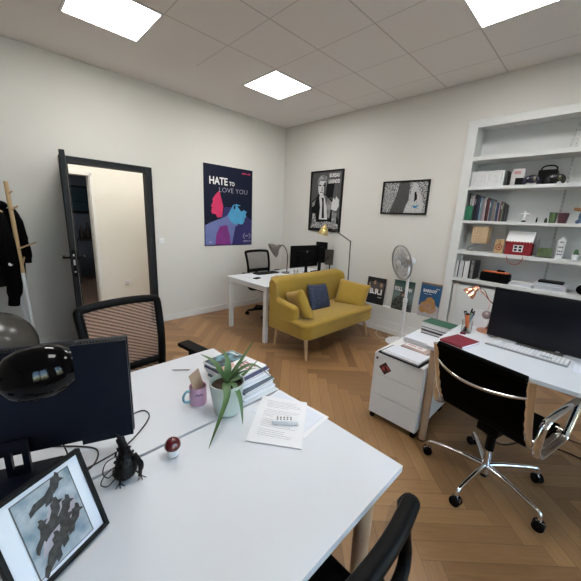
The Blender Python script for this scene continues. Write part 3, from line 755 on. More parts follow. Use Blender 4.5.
# shelf 5
x = 3.125
for k, (w_, c, l) in enumerate([(.018, PW, 'grey white'), (.012, INKK, 'thin black'), (.03, PAPERB, 'pale lilac'), (.014, PW, 'white'), (.01, INKK, 'narrow black'), (.034, CER, 'thick white'), (.018, PW, 'second plain white'), (.02, PB, 'black spined'), (.028, G1, 'speckled grey'), (.024, PB, 'black patterned')]):
    hh = .2+.02*(k > 6)
    o = mb(c).box((0, 0, hh/2), (w_-.002, .16, hh), .0015).build('book', None, base=False); o.location = (x+w_/2, .08, S5)
    tag(o, '%s book in the left corner of the lowest open shelf' % l, 'book', 'books on the lowest open shelf'); x += w_
t = thing('pouch', 'black zipped pouch with orange lining and a black bow', 'pouch', (3.53, .045, S5), -.08)
mb(BLACKC).box((0, 0, .055), (.29, .12, .11), .025, seg=4).build('body', t)
mb(ORNG).box((0, 0, .113), (.25, .085, .012), .005).build('lining', t)
mb(BLACKC).ball((.03, 0, .128), .026, 10, (1.1, .8, .6)).ball((.065, .0, .13), .02, 10, (1.1, .8, .6)).build('bow', t)
def sheets(name, cx, cy, z, w, d, n, label, th=.004, seed=1, m=PAPER, rz=0, cat='paper', jit=.008, group=None):
    rr = random.Random(seed); b = mb(m)
    for k in range(n):
        if k % 3 == 2 and m is PAPER: b.use(PAPERB)
        else: b.use(m)
        b.box((rr.uniform(-jit, jit), rr.uniform(-jit, jit), th*(k+.5)), (w, d, th*.9), rot=(0, 0, rr.uniform(-.05, .05)))
    o = b.build(name, None, base=False); o.location = (cx, cy, z); o.rotation_euler[2] = rz
    return tag(o, label, cat, group)
sheets('paper_stack', 3.785, .06, S5, .2, .16, 5, 'thin pile of loose white papers beside the pouch on the lowest shelf', .0075, 3)
sheets('paper_stack', 4.02, .06, S5, .26, .17, 9, 'thicker stack of papers under a black notebook on the lowest shelf', .008, 5)
item_mesh(mb(INKK).box((0, 0, .011), (.2, .14, .02), .004), 'notebook', (4.02, .055, S5+.073), 'black notebook lying on the thick paper stack', 'notebook')
item_mesh(mb(BLACKC).ball((0, 0, .05), .05, 16), 'woollen_ball', (4.265, .04, S5), 'round black object on the lowest shelf at the right edge', 'ball')
# fairy light string at upper right
b = mb(GREYP); b.tube(crom([(3.93, .235, 2.58), (3.925, .23, 2.5), (3.905, .232, 2.42), (3.9, .23, 2.33)], 6), .003, 6)
for k in range(6): b.ball((3.93-.006*k, .222, 2.57-.045*k), .008, 8)
tag(b.build('fairy_lights'), 'short string of silvery beads hanging in the top bay of the bookcase', 'garland')

# ------------------------------------------------------------------ sofa and cushions
t = thing('sofa', 'mustard yellow two-seat sofa on splayed wooden legs', 'sofa', (1.935, -1.02, 0))
# local: x forward, y lateral
def shell(b, ys, xf, zt, z0, th):
    """upright padded shell: for each y a rounded section from z0 to zt(y), front face x=xf(y)"""
    rg = []
    for y in ys:
        x, z1 = xf(y), zt(y); r = th/2; sec = []
        lean = lambda z: -.10*(z-z0)
        for k in range(7):
            a = PI*k/6; zz = z1-r+r*math.sin(a); sec.append(Vector((x-r+r*math.cos(a)+lean(zz), y, zz)))
        for zz in (z0+(z1-z0)*.55, z0): sec.append(Vector((x-th+lean(zz), y, zz)))
        for zz in (z0, z0+(z1-z0)*.55): sec.append(Vector((x+lean(zz), y, zz)))
        rg.append(sec)
    b.rings(rg)
ys = [-.69+1.33*k/24 for k in range(25)]
b = mb(YEL)
def edge(y): return max(0, (abs(y+.025)-.56)/.105)
shell(b, ys, lambda y: -.16+.05*edge(y)**2, lambda y: 0.885-.035*edge(y)**3-.012*math.cos(y*2), .27, .13)
b.build('backrest', t)
for s in (-1, 1):
    b = mb(YEL); rg = []
    for k in range(15):
        u = k/14; x = -.27+u*.42; zt = .655-.055*u+.16*max(0, 1-u*4)**2
        th = .105; yo = s*(.695-.012*u); r = th/2; rr = r*(1 if u < .9 else max(.35, (1-(u-.9)*6)))
        sec = []
        for q in range(7):
            a = PI*q/6; sec.append(Vector((x, yo-s*r+rr*math.cos(a)*s, zt-r+rr*math.sin(a))))
        sec += [Vector((x, yo-s*r-s*rr, .27)), Vector((x, yo-s*r+s*rr, .27))]
        rg.append(sec)
    b.rings(rg); b.build('arm', t, smooth=60)
b = mb(YEL)
# seat base with rounded front corners
def rrect(x0, x1, y0, y1, r, n=7, back=.02):
    P = []
    for cx, cy, a0, q in ((x1-r, y1-r, 0, r), (x0+back, y1-back, PI/2, back), (x0+back, y0+back, PI, back), (x1-r, y0+r, 1.5*PI, r)):
        for k in range(n+1):
            a = a0+PI/2*k/n; P.append((cx+q*math.cos(a), cy+q*math.sin(a)))
    return P
def loft_rr(b, levels):
    b.rings([[Vector((x, y, z)) for x, y in rrect(x0, x1, -w_, w_, r)] for x0, x1, w_, r, z in levels])
loft_rr(b, [(-.26, .33, .665, .10, .255), (-.26, .345, .68, .11, .265), (-.26, .35, .685, .11, .38), (-.26, .345, .68, .11, .392)])
b.build('seat_base', t)
b = mb(YEL); loft_rr(b, [(-.20, .345, .675, .11, .385), (-.2, .357, .69, .115, .395), (-.2, .357, .69, .115, .425), (-.2, .345, .675, .11, .445), (-.2, .30, .62, .12, .455), (-.15, .2, .4, .1, .460)])
b.build('seat_cushion', t, smooth=60)
b = mb(YEL)
for s in (-.4, 0.02, .42):
    for zz in (.72,): b.ball((-.20, s, zz), .014, 10, (.5, 1, 1))
bt = b.build('button', t)
for x, y, sx, sy in ((.24, -.58, .05, -.03), (.24, .6, .05, .05), (-.24, -.58, -.03, -.01), (-.24, .6, -.03, .01)):
    mb(OAKL).cyl((x, y, .26), (x+sx, y+sy, 0), .024, .014, 14).build('leg', t)
def cushion(loc, rot, w, h, th, m, label):
    M = Matrix.Identity(4)
    b = mb(m).pillow(w, h, th, M); o = b.build('cushion', None, smooth=80, base=False); o.location = loc; o.rotation_euler = rot
    return tag(o, label, 'cushion')
# pillow local: x width, y height, z thickness
def pm(n, up):
    n = Vector(n).normalized(); u = Vector(up); u = (u-n*u.dot(n)).normalized(); x = u.cross(n)
    m = Matrix((x, u, n)).transposed(); return m.to_euler()
cushion((1.88, -1.06, .585), pm((1, .03, .40), (0, .08, 1)), .37, .35, .12, knit_mat(), 'dark blue knitted cushion in the middle of the yellow sofa')
cushion((1.985, -1.535, .585), pm((.22, .92, .30), (-.34, 0, 1)), .40, .36, .13, YEL, 'mustard cushion leaning on the sofa arm nearer the white desk, left end')
cushion((2.03, -.53, .585), pm((.45, -.86, .35), (.12, .08, 1)), .43, .35, .13, YEL, 'mustard cushion leaning at the right end of the sofa by the posters')
tag(mb(CORDW).tube(crom([(2.22, -.052, .06), (2.24, -.12, .01), (2.27, -.2, .005), (2.38, -.3, .005), (2.48, -.26, .005), (2.5, -.2, .005), (2.44, -.15, .005)], 6), .004, 6).build('cable'), 'white cable lying on the floor by the right sofa leg', 'cable')

# ------------------------------------------------------------------ floor lamp behind the sofa
t = thing('floor_lamp', 'thin dark floor lamp with a brass head reaching over the sofa back', 'lamp', (1.7, -.17, 0))
mb(DMETAL).lathe([(.11, 0), (.11, .012), (.02, .02), (.008, .03)], None, 28).build('base', t)
mb(DMETAL).tube([(0, 0, .02), (-.005, 0, .7), (-.02, .0, 1.26)], .009, 10).ball((-.02, 0, 1.265), .012, 10).build('pole', t)
mb(DMETAL).tube([(-.02, 0, 1.265), (-.29, -.03, 1.41), (-.47, -.06, 1.46)], .008, 10).build('arm', t)
a = Vector((-.47, -.06, 1.46)); d = Vector((-.25, -.1, -1)).normalized()
M = along(a, a+d)
mb(BRASS).lathe([(.012, -.03), (.025, -.015), (.05, .02), (.07, .07), (.08, .13), (.076, .13), (.066, .07), (.045, .024), (.01, .0)], M, 12).build('lamp_head', t, smooth=20)

# ------------------------------------------------------------------ fan
t = thing('pedestal_fan', 'white pedestal fan standing in front of the leaning posters', 'fan', (2.66, -.25, 0))
FANW = mat('fan_white', (.66, .66, .68), .35, var=.02); FANG = mat('fan_grille', (.3, .3, .31), .35, .5, var=.05)
mb(FANW).lathe([(.185, 0), (.185, .012), (.16, .026), (.04, .04), (.03, .075), (.018, .085)], None, 32).build('base', t)
mb(FANW).cyl((0, 0, .07), (0, 0, .6), .024, .024).cyl((0, 0, .58), (0, 0, .93), .018, .018).build('pole', t)
mb(FANW).lathe([(.029, .56), (.029, .61), (.02, .615)], None, 16).build('collar', t)
fd = Vector((-.52, -.83, -.16)).normalized(); hc = Vector((-.10, -.02, 1.07))
M = along(hc, hc+fd)
mb(FANW).lathe([(.002, -.175), (.042, -.17), (.06, -.13), (.062, -.05), (.04, -.035), (.01, -.03)], M, 24).tube([M @ Vector((0, 0, -.10)), (-.03, .05, .96), (0, 0, .90)], [.03, .026, .02], 12).build('motor_housing', t)
b = mb(mat('fan_blade', (.5, .5, .52), .3, var=.04))
for k in range(5):
    a = 2*PI*k/5; pts = []
    for u, wd in ((.03, .03), (.08, .06), (.13, .075), (.185, .06)):
        for s in (-1, 1):
            an = a+s*wd/u*.42+u*1.2
            pts.append(M @ Vector((u*math.cos(an), u*math.sin(an), s*.014)))
    for q in range(3): b._f([b.bm.verts.new(pts[i]) for i in (2*q, 2*q+1, 2*q+3, 2*q+2)])
b.lathe([(.03, -.02), (.03, .02), (.02, .028), (.002, .03)], M, 16); b.build('blade', t)
for nm_, zc, sg in (('front_grille', .045, 1), ('rear_grille', -.035, -1)):
    b = mb(FANG)
    def prof(r): return zc-sg*.0+sg*(.0 if r < .04 else 0)+(-sg*.045*(r/.22)**3)
    for r_, th_ in ((.22, .0055), (.17, .0022), (.12, .0022), (.07, .0025)):
        b.tube([M @ Vector((r_*math.cos(2*PI*k/36), r_*math.sin(2*PI*k/36), prof(r_))) for k in range(36)], th_, 6, closed=True)
    for k in range(44):
        a = 2*PI*k/44; b.tube([M @ Vector((r_*math.cos(a+.9*r_*sg), r_*math.sin(a+.9*r_*sg), prof(r_))) for r_ in (.04, .09, .14, .18, .205, .22)], .0013, 4)
    if sg > 0: b.use(FANW).lathe([(.045, zc-.006), (.045, zc+.004), (.03, zc+.01), (.002, zc+.011)], M, 20)
    b.build(nm_, t)

# ------------------------------------------------------------------ desks at the back
t = thing('metal_leg_desk', 'white desk with square metal legs behind the yellow sofa', 'desk', (1.15, -.9, 0))
mb(DESKW).box((1.15, -.9, .7275), (.86, 1.6, .025), .002).build('desktop', t, world=True)
b = mb(MDESK)
for yy in (-1.66, -.14): b.box((1.15, yy, .69), (.82, .045, .045), .003)
for xx in (.8, 1.5): b.box((xx, -.9, .69), (.03, 1.5, .045), .003)
b.build('frame', t, world=True)
for xx in (.77, 1.535):
    for yy in (-1.66, -.14): mb(MDESK).box((xx, yy, .335), (.05, .05, .67), .003).build('leg', t, world=True)

# ------------------------------------------------------------------ office chairs with mesh backs
def caster(M, parent, hub=BLACKP, wheel=BLACKP, r=.028):
    b = mb(wheel)
    for s in (-1, 1): b.lathe([(r*.3, -.010), (r*.9, -.011), (r, -.005), (r, .005), (r*.9, .009), (r*.3, .008)], M @ basis((0, s*.014, r), (1, 0, 0), (0, 0, 1), (0, 1, 0)), 16)
    b.use(hub).box((.004, 0, r*1.25), (r*1.5, .014, r*1.1), .003, M=M).cyl(M @ Vector((0, 0, r*1.5)), M @ Vector((0, 0, r*2.4)), .008)
    return b.build('caster', parent)
def office_chair(label, loc, rz, fab, arms=True, tp=0, backz=(.5, 1.04), group=None, seatmat=BLACKC, a0=.3, bw=.23, fr=.021, wide=0):
    t = thing('office_chair', label, 'chair', loc, rz)
    z0, z1 = backz
    def bx(z): return -.21-.05*((z-z0)/(z1-z0))+.035*math.sin(PI*(z-z0)/(z1-z0))*1
    def bow(y): return .02*(y/bw)**2
    def hw(f): return bw*(.90+.10*f) if tp == 0 else bw*(1+tp*(1-f*f))
    P = []
    for k in range(6): z = z0+.03+(z1-z0-.06)*k/5; P.append((bx(z)+bow(bw), hw(k/5), z))
    P += [(bx(z1)+bow(bw*.98), bw*.97, z1-.006), (bx(z1)+bow(bw*.85), bw*.85, z1+.001), (bx(z1)+bow(bw*.45), bw*.45, z1+.007), (bx(z1), 0, z1+.009), (bx(z1)+bow(bw*.45), -bw*.45, z1+.007), (bx(z1)+bow(bw*.85), -bw*.85, z1+.001), (bx(z1)+bow(bw*.98), -bw*.97, z1-.006)]
    for k in range(5, -1, -1): z = z0+.03+(z1-z0-.06)*k/5; P.append((bx(z)+bow(bw), -hw(k/5), z))
    P += [(bx(z0)+bow(bw*.7), -hw(0)*.78, z0), (bx(z0), 0, z0-.005), (bx(z0)+bow(bw*.7), hw(0)*.78, z0)]
    (mb(BLACKP).tube(crom(P, 4, True), fr, 12, closed=True, flat=wide, up=(1, 0, 0)) if wide else mb(BLACKP).tube(crom(P, 4, True), fr, 10, closed=True, flat=.8)).build('back_frame', t)
    b = mb(fab); rg = []
    for k in range(9):
        z = z0+(z1-z0)*k/8; rg.append([Vector((bx(z)+bow(y_), y_, z)) for y_ in [hw(k/8)*.98*(-1+2*q/8) for q in range(9)]])
    b.rings(rg, loop=False); b.build('back_mesh', t)
    zl = z0+.16
    mb(BLACKP).tube([(bx(zl)+bow(y_)-.012, y_, zl) for y_ in [bw*.9*(-1+2*q/8) for q in range(9)]], .028, 10, flat=1, up=(0, 0, 1)).build('lumbar_bar', t)
    mb(BLACKP).tube(crom([(bx(zl)-.02, 0, zl), (-.29, 0, z0+.02), (-.25, 0, .42), (-.1, 0, .4)], 5), .022, 10).build('back_bracket', t)
    mb(seatmat).box((.03, 0, .47), (.46, .47, .07), .03, seg=4).build('seat', t)
    mb(BLACKP).box((0, 0, .415), (.22, .18, .045), .008).cyl((0, 0, .10), (0, 0, .4), .024, .024).cyl((0, 0, .06), (0, 0, .2), .032, .03).build('column', t)
    if arms:
        for s in (-1, 1):
            b = mb(BLACKP); b.box((.0, s*.335, .692), (.25, .09, .028), .011, seg=3)
            b.tube(crom([(-.03, s*.335, .68), (-.03, s*.335, .58), (-.03, s*.29, .46), (-.03, s*.18, .43)], 5), .019, 10); b.build('armrest', t)
    for k in range(5):
        a = a0+2*PI*k/5; c, s = math.cos(a), math.sin(a)
        lg = mb(BLACKP).tube([(.02*c, .02*s, .095), (.15*c, .15*s, .09), (.29*c, .29*s, .07)], [.03, .022, .015], 10).build('base_leg', t)
        caster(Matrix.Translation((.29*c, .29*s, 0)) @ Matrix.Rotation(a+.7, 4, 'Z'), lg)
    return t
office_chair('black mesh office chair at the far side of the desk behind the sofa', (.60, -.89, 0), 0, GRYF, a0=-2.03+.0, backz=(.55, 1.01))
office_chair('black office chair with brownish see-through mesh back, beyond the large dark monitor', (2.60, -3.475, 0), R(7), PIXF, a0=.5, backz=(.45, 1.01), bw=.225, fr=.024)
office_chair('black office chair cut off by the bottom edge, only its curved back frame showing', (3.895, -3.585, 0), PI, BLKF, arms=False, tp=1.1, backz=(.5, .942), a0=1.1, bw=.178, fr=.0175, wide=1.15)

# desk items at the back
t = thing('desk_lamp', 'grey metal desk lamp with conical shade, on the desk behind the sofa', 'lamp', (.99, -.80, .74))
mb(GREYM).lathe([(.075, 0), (.075, .014), (.012, .022), (.008, .03)], None, 24).build('base', t)
mb(DMETAL).tube(crom([(0, 0, .02), (.0, .01, .2), (-.01, -.005, .33), (-.02, -.05, .405), (-.03, -.10, .425), (-.04, -.14, .405)], 6), .008, 8).build('arm', t)
a = Vector((-.035, -.13, .41)); d = Vector((-.35, -.75, -.50)).normalized(); M = along(a, a+d)
mb(GREYM).lathe([(.02, -.02), (.03, .02), (.045, .04), (.1, .09), (.118, .13), (.114, .13), (.096, .095), (.04, .045), (.01, .02)], M, 28).build('lamp_shade', t)
def monitor_back(name, label, loc, rz, w, h, zb, logo=True, stand=True):
    t = thing(name, label, 'monitor', loc, rz)      # screen faces -x, back faces +x
    b = mb(BLACKP).box((0, 0, zb+h/2), (.022, w, h), .004).box((.02, 0, zb+h*.45), (.03, w*.6, h*.6), .012); b.build('housing', t)
    mb(SCREEN).box((-.012, 0, zb+h/2), (.003, w-.02, h-.02)).build('screen', t)
    if stand:
        mb(BLACKP).box((.045, 0, (zb+h*.4)/2+.01), (.02, .05, zb+h*.4-.02), .004).build('stand_neck', t); mb(BLACKP).box((.03, 0, .006), (.18, .24, .012), .004).build('stand_foot', t)
    if logo: mb(GREYM).lathe([(.018, 0), (.018, .002), (.014, .002), (.014, .0)], basis((.036, .02, zb+h*.72), (0, 1, 0), (0, 0, 1), (1, 0, 0)), 20).build('logo', t)
    return t
monitor_back('computer_monitor', 'black monitor seen from behind with round logo, behind the yellow sofa', (1.15, -.585, .74), R(-4), .57, .33, .10)
monitor_back('computer_monitor', 'second dark monitor turned nearly edge-on beside the logo monitor', (1.2, -.25, .74), R(-78), .20, .33, .15, False)
t = thing('tablet', 'small dark screen on an arm at the end of the desk behind the sofa', 'screen', (1.38, -.27, .74))
mb(DMETAL).box((0, 0, .26), (.02, .13, .24), .004, rot=(0, 0, R(-62))).build('screen', t)
mb(BLACKP).tube([(-.02, .05, .012), (-.02, .05, .3), (0, .012, .3)], .009, 8).lathe([(.06, 0), (.06, .01), (.01, .012)], Matrix.Translation((-.02, .05, 0)), 20).build('stand', t)
def cup_pens(name, label, loc, m, r, h, pens, group=None, cat='cup'):
    t = thing(name, label, cat, loc)
    mb(m).lathe([(r*.9, 0), (r, h), (r-.003, h), (r*.87, .004)], None, 24, True, True).build('cup', t)
    return t
def pen(loc, d, L, m, label, r=.0045, name='pen', cat='pen', group=None):
    b = mb(m).cyl((0, 0, 0), (0, 0, L), r, r, 8); b.use(INKK).cyl((0, 0, L), (0, 0, L+.012), r, r*.5, 8)
    b.use(m).cyl((0, 0, 0), (0, 0, -.012), r, r*.25, 8)
    bmesh.ops.transform(b.bm, matrix=along((0, 0, 0), d), verts=b.bm.verts[:])
    o = b.build(name, None, base=False); o.location = loc
    return tag(o, label, cat, group)
cup_pens('glass_tumbler', 'clear tumbler holding red tipped pens on the desk behind the sofa', (1.42, -1.03, .74), GLASS, .04, .12, 0)
pen((1.42, -1.02, .762), (.02, .1, 1), .11, RED, 'red pen in the clear tumbler behind the sofa', .005)
pen((1.41, -1.04, .762), (-.03, -.12, 1), .1, mat('pen_lilac', (.5, .4, .5), .4), 'lilac pen in the clear tumbler behind the sofa', .005)
t = thing('stationery_tray', 'small wooden tray of bits on the desk behind the sofa', 'tray', (1.28, -1.22, .74))
mb(WOODP).box((0, 0, .012), (.12, .2, .024), .004).build('tray', t)
b = mb(DMETAL).ball((0, .03, .034), .014, 8).ball((.02, -.04, .034), .016, 8); b.use(ORNG).box((-.03, -.01, .032), (.03, .06, .016), .003); b.build('contents', t)
sheets('paper_sheet', 1.0, -1.38, .74, .21, .3, 3, 'loose white sheets at the near end of the desk behind the sofa', .0012, 8, rz=.2)
item_mesh(mb(BLACKP).box((0, 0, .007), (.06, .1, .014), .004), 'phone', (1.12, -1.48, .744), 'small black object on the loose sheets behind the sofa', 'phone', .3)
item_mesh(mb(WHITE).box((0, 0, .03), (.22, .15, .06), .004), 'white_box', (1.3, -.86, .74), 'low white box by the tumbler on the desk behind the sofa', 'box')
b = mb(BLACKP).box((0, 0, .008), (.14, .4, .016), .004)
item_mesh(b, 'keyboard', (.86, -1.1, .74), 'black keyboard on the desk behind the sofa', 'keyboard')

# ------------------------------------------------------------------ drawer cabinet
t = thing('drawer_cabinet', 'white three-drawer pedestal on castors beside the right desk', 'cabinet', (3.43, -1.67, 0))
mb(WHITE).box((3.43, -1.55, .312), (.385, .80, .52), .002).build('body', t, world=True)
for k in range(3):
    dz = .1695; z0_ = .054+k*(dz+.004)
    d = mb(WHITE).box((3.43, -1.960, z0_+dz/2), (.385, .018, dz), .0015).build('drawer', t, world=True)
    if k == 2:
        b = mb(DMETAL).lathe([(.009, 0), (.009, .005), (.002, .006)], XZ(3.262, -1.969, .53), 14); b.build('lock', d, world=True)
        M = XZ(3.335, -1.9695, .465) @ Matrix.Rotation(PI/4, 4, 'Z')
        b = mb(mat('sticker_dark', (.06, .02, .02), .5, var=.3)); art(b, M, .074, .074, [(MATS['sticker_dark'], [(-.5, -.5), (.5, -.5), (.5, .5), (-.5, .5)])])
        STR = mat('sticker_red', (.45, .06, .05), .5, var=.3, vscale=60)
        art(b, M, .074, .074, [(STR, ell(-.1, .05, .28, .2, 10)), (INKK, ell(.1, -.05, .12, .22, 8)), (STR, [(.15, -.4), (.4, -.35), (.42, .1), (.2, .2)])], d0=.0014)
        b.build('sticker', d, world=True)
for sx in (-.17, .17):
    for sy in (-.26, .24): caster(Matrix.Translation((sx, sy, 0)), t, r=.021)
ZC = .5725
def spiral(x, y, z, w, d, rz, label, cover=PAPER, n=3):
    t = thing('spiral_notebook', label, 'notebook', (x, y, z), rz)
    mb(INKK).box((0, 0, .0015), (w+.01, d+.02, .003), .001).build('back_cover', t)
    b = mb(PAPER)
    for k in range(n): b.box((0, 0, .005+k*.0035), (w-.035, d-.02, .0033))
    b.build('pages', t)
    b = mb(INKK)
    for k in range(26): b.tube([(-w/2+.008+k*(w-.016)/25, -d/2+.004+.008*math.cos(a), .008+.009*math.sin(a)) for a in [2*PI*q/8 for q in range(8)]], .0014, 5, closed=True)
    b.build('spiral_binding', t)
    return t
spiral(3.43, -1.86, ZC, .33, .21, -.06, 'open spiral bound notepad with black edge at the front of the drawer cabinet')
sheets('paper_stack', 3.44, -1.85, ZC+.017, .28, .17, 3, 'white sheets lying on the open spiral notepad', .0015, 12, rz=-.08, jit=.004)
sheets('paper_stack', 3.435, -1.50, ZC, .27, .22, 9, 'grey white paper pile in the middle of the drawer cabinet top', .006, 21, rz=-.1)
b = mb(mat('leaflet_photo', (.4, .3, .27), .5, var=.6, vscale=25)).box((0, 0, .008), (.22, .11, .016), .001)
b.use(PAPER).box((-.02, .015, .0165), (.17, .06, .001)).use(RIBB)
b.bars(Matrix.Translation((-.08, .008, .0175)), .12, .018, 9)
item_mesh(b, 'leaflet', (3.44, -1.68, ZC), 'printed leaflet with red lettering between the notepad and the paper pile', 'leaflet', -.12)
item_mesh(mb(ORNG).box((0, 0, .006), (.035, .05, .012), .002), 'sticky_notes', (3.585, -1.66, ZC), 'small orange sticky pad on the drawer cabinet beside the desk edge', 'notepad')
zz = ZC
for k, (m, l) in enumerate([(INKK, 'black notebook at the bottom of the stack by the bookcase'), (G3, 'dark grey notebook second from bottom of the stack by the bookcase'), (INKK, 'black notebook in the middle of the stack by the bookcase'),
                           (PAPER, 'white notepad just under the green notebook'), (GREEN, 'dark green notebook on top of the stack on the drawer cabinet')]):
    th = .031 if k < 4 else .014
    w_ = .25
    b = mb(m).box((0, 0, th/2), (w_, .175, th-.001), .002)
    if m is not PAPER: b.use(PAPER).box((.0, -.002, th/2), (w_+.002, .172, th*.5))
    o = item_mesh(b, 'notebook', (3.455+.004*(k % 2)-.01, -1.25+.004*(k % 3)+.0, zz), l, 'notebook', -.10+.02*(k % 2)); zz += th
# cabinet is deep enough to carry the notebook stack
# ------------------------------------------------------------------ right desk
t = thing('wooden_leg_desk', 'white desk with slanted wooden legs in front of the bookcase', 'desk', (4.4, -1.54, 0))
mb(DESKW).box((4.4, -1.54, .727), (1.6, .8, .026), .002).build('desktop', t, world=True)
b = mb(MDESK)
for yy in (-1.60, -1.23): b.box((4.4, yy, .70), (1.3, .05, .028), .002)
b.build('frame', t, world=True)
for (xx, yy, dx, dy) in ((3.645, -1.885, .017, -.03), (3.71, -1.22, -.035, .05), (5.09, -1.86, .035, -.05), (5.09, -1.22, .035, .05)):
    b = mb(OAKP).cyl((xx, yy, .714), (xx+dx, yy+dy, .012), .03, .024, 20); b.use(INKK).cyl((xx+dx, yy+dy, .012), (xx+dx, yy+dy, 0), .024, .022, 20); b.build('leg', t, world=True)
ZD = .7405
t = thing('computer_monitor', 'large black monitor with blank screen on the desk by the bookcase', 'monitor', (4.15, -1.405, ZD), R(-2))
mb(INKK).box((0, .012, .204), (.64, .028, .368), .004).build('housing', t)
mb(SCREEN).box((0, -.003, .207), (.626, .003, .344)).build('screen', t)
mb(GREYM).box((0, .06, .13), (.05, .05, .25), .006).build('stand_neck', t)
mb(GREYM).box((0, .06, .006), (.26, .17, .012), .004).build('stand_foot', t)
mb(GREYP).box((0.1, -.0045, .028), (.02, .002, .006)).build('logo', t)
mb(GREYP).box((-.08, .012, .392), (.05, .02, .008), .002).build('webcam', t)
t = thing('keyboard', 'light grey keyboard in front of the large black monitor', 'keyboard', (4.095, -1.515, ZD), R(-3))
mb(mat('keyboard_case', (.27, .27, .28), .4)).box((0, 0, .006), (.45, .14, .012), .004).build('case', t)
b = mb(KEYW)
for r_ in range(6):
    for c_ in range(22):
        if 15 <= c_ <= 17 and r_ in (1, 2): continue
        b.box((-.212+c_*.0202, -.055+r_*.0215, .015), (.0168, .0175, .007), .001, seg=1)
b.build('keys', t)
t = thing('mouse_pad', 'pale blue card beside the keyboard at the right edge', 'mouse pad', (4.44, -1.57, ZD))
mb(PAPERB).box((0, 0, .0015), (.2, .17, .003), .001).build('sheet', t)
b = mb(RED).box((0, 0, .009), (.165, .215, .017), .002); b.use(PAPER).box((.003, .0, .009), (.161, .211, .011))
item_mesh(b, 'notebook', (3.735, -1.69, ZD), 'crimson notebook on the left end of the desk by the bookcase', 'notebook', R(-14))
cup_pens('pen_cup', 'glass cup crowded with pens at the back left of the right desk', (3.695, -1.41, ZD), GLASS, .038, .095, 0)
PC = [((.3, -.2), .13, mat('pen_sage', (.2, .28, .2), .5), 'sage green pen'), ((-.35, .1), .12, mat('pen_sand', (.4, .34, .25), .5), 'sand coloured pencil'), ((.1, .3), .14, INKK, 'black marker'),
      ((-.1, -.25), .11, ORNG, 'orange scissors handle'), ((.35, .25), .13, RED, 'dark red pen'), ((-.4, -.2), .125, mat('pen_grey', (.2, .22, .23), .5), 'grey pencil'), ((.45, .0), .12, mat('pen_blue', (.05, .08, .2), .5), 'navy pen')]
for k, ((dx, dy), L_, m, l) in enumerate(PC): pen((3.695-dx*.035, -1.41-dy*.035, ZD+.018), (dx*.75, dy*.75, 1), L_*1.2, m, l+' in the glass pen cup on the right desk', .007 if k != 3 else .015, 'pen')
item_mesh(mb(RED).box((0, 0, .008), (.04, .022, .016), .006), 'eraser', (3.695, -1.485, ZD), 'small red eraser in front of the glass pen cup', 'eraser', .3)
item_mesh(mb(PAPER).box((0, 0, .075), (.075, .003, .15)).box((.02, .022, .07), (.08, .003, .14), rot=(-.3, 0, 0)), 'card', (3.72, -1.19, ZD), 'upright white card standing beside the copper lamp', 'card', R(8))
t = thing('desk_lamp', 'copper jointed desk lamp leaning over the glass pen cup', 'lamp', (3.80, -1.26, ZD))
mb(COPPER).lathe([(.07, 0), (.07, .012), (.05, .02), (.012, .028), (.01, .04)], None, 28).build('base', t)
mb(COPPER).tube([(0, 0, .03), (.035, .03, .2)], .006, 8).tube([(.035, .03, .2), (-.10, -.03, .345)], .006, 8).build('arm', t)
mb(BLACKP).ball((-.10, -.03, .35), .012, 10).ball((.035, .03, .2), .011, 10).tube(crom([(-.10, -.03, .345), (-.055, -.03, .33), (-.03, -.01, .27), (0.0, .0, .24), (.035, .02, .19)], 5), .003, 6).build('joint', t)
a = Vector((-.115, -.035, .34)); d = Vector((-.6, -.3, -.7)).normalized(); M = along(a, a+d)
mb(COPPER).lathe([(.015, -.02), (.022, .0), (.024, .02), (.036, .032), (.05, .06), (.052, .08), (.049, .08), (.046, .06), (.03, .036), (.01, .02)], M, 28).build('lamp_shade', t)
t = thing('glass_bauble', 'clear glass bauble hanging from a red ribbon on the copper lamp', 'bauble', (3.79, -1.30, ZD+.145))
mb(mat('bauble_glass', (.45, .36, .36), .08, .0, trans=.5, var=.03)).ball((0, 0, 0), .033, 20).build('ball', t)
mb(GREYP).cyl((0, 0, .031), (0, 0, .042), .009, .007, 10).build('cap', t)
mb(RIBB).tube(crom([(0, 0, .04), (.006, .01, .09), (-.02, .04, .13), (-.05, .02, .18)], 5), .0045, 6, flat=.4).build('ribbon', t)
b = mb(GLASS).lathe([(.032, 0), (.036, .12), (.034, .12), (.030, .006)], None, 24)
item_mesh(b, 'drinking_glass', (3.86, -1.33, ZD), 'empty drinking glass between the bauble and the large monitor', 'glass')

# ------------------------------------------------------------------ chrome and leather swivel chair
t = thing('swivel_chair', 'low black leather swivel chair with polished chrome arms and star base', 'chair', (4.075, -1.975, 0), R(75))
prof = [(-.33, .885), (-.305, .80), (-.275, .70), (-.24, .60), (-.205, .53), (-.15, .475), (-.08, .45), (.0, .445), (.1, .45), (.19, .46), (.225, .452)]
pr = crom([(x_, 0, z_) for x_, z_ in prof], 3)
def sling(b, pts, w_, th):
    rg = []
    for i, p in enumerate(pts):
        tt = (pts[min(i+1, len(pts)-1)]-pts[max(i-1, 0)]).normalized(); nn = Vector((tt.z, 0, -tt.x))*-1
        rib = .0035*(1 if i % 2 else -1)
        row = []
        for y_ in (-w_, -w_*.5, 0, w_*.5, w_): row.append(p+Vector((0, y_, 0))+nn*(th/2+rib))
        for y_ in (w_, w_*.5, 0, -w_*.5, -w_): row.append(p+Vector((0, y_, 0))-nn*(th/2+rib))
        rg.append(row)
    b.rings(rg)
cut = 13
b = mb(LEATHER); sling(b, pr[:cut+1], .222, .022); b.tube([(-.335, -.222, .888), (-.335, .222, .888)], .019, 14); b.build('backrest', t, smooth=50)
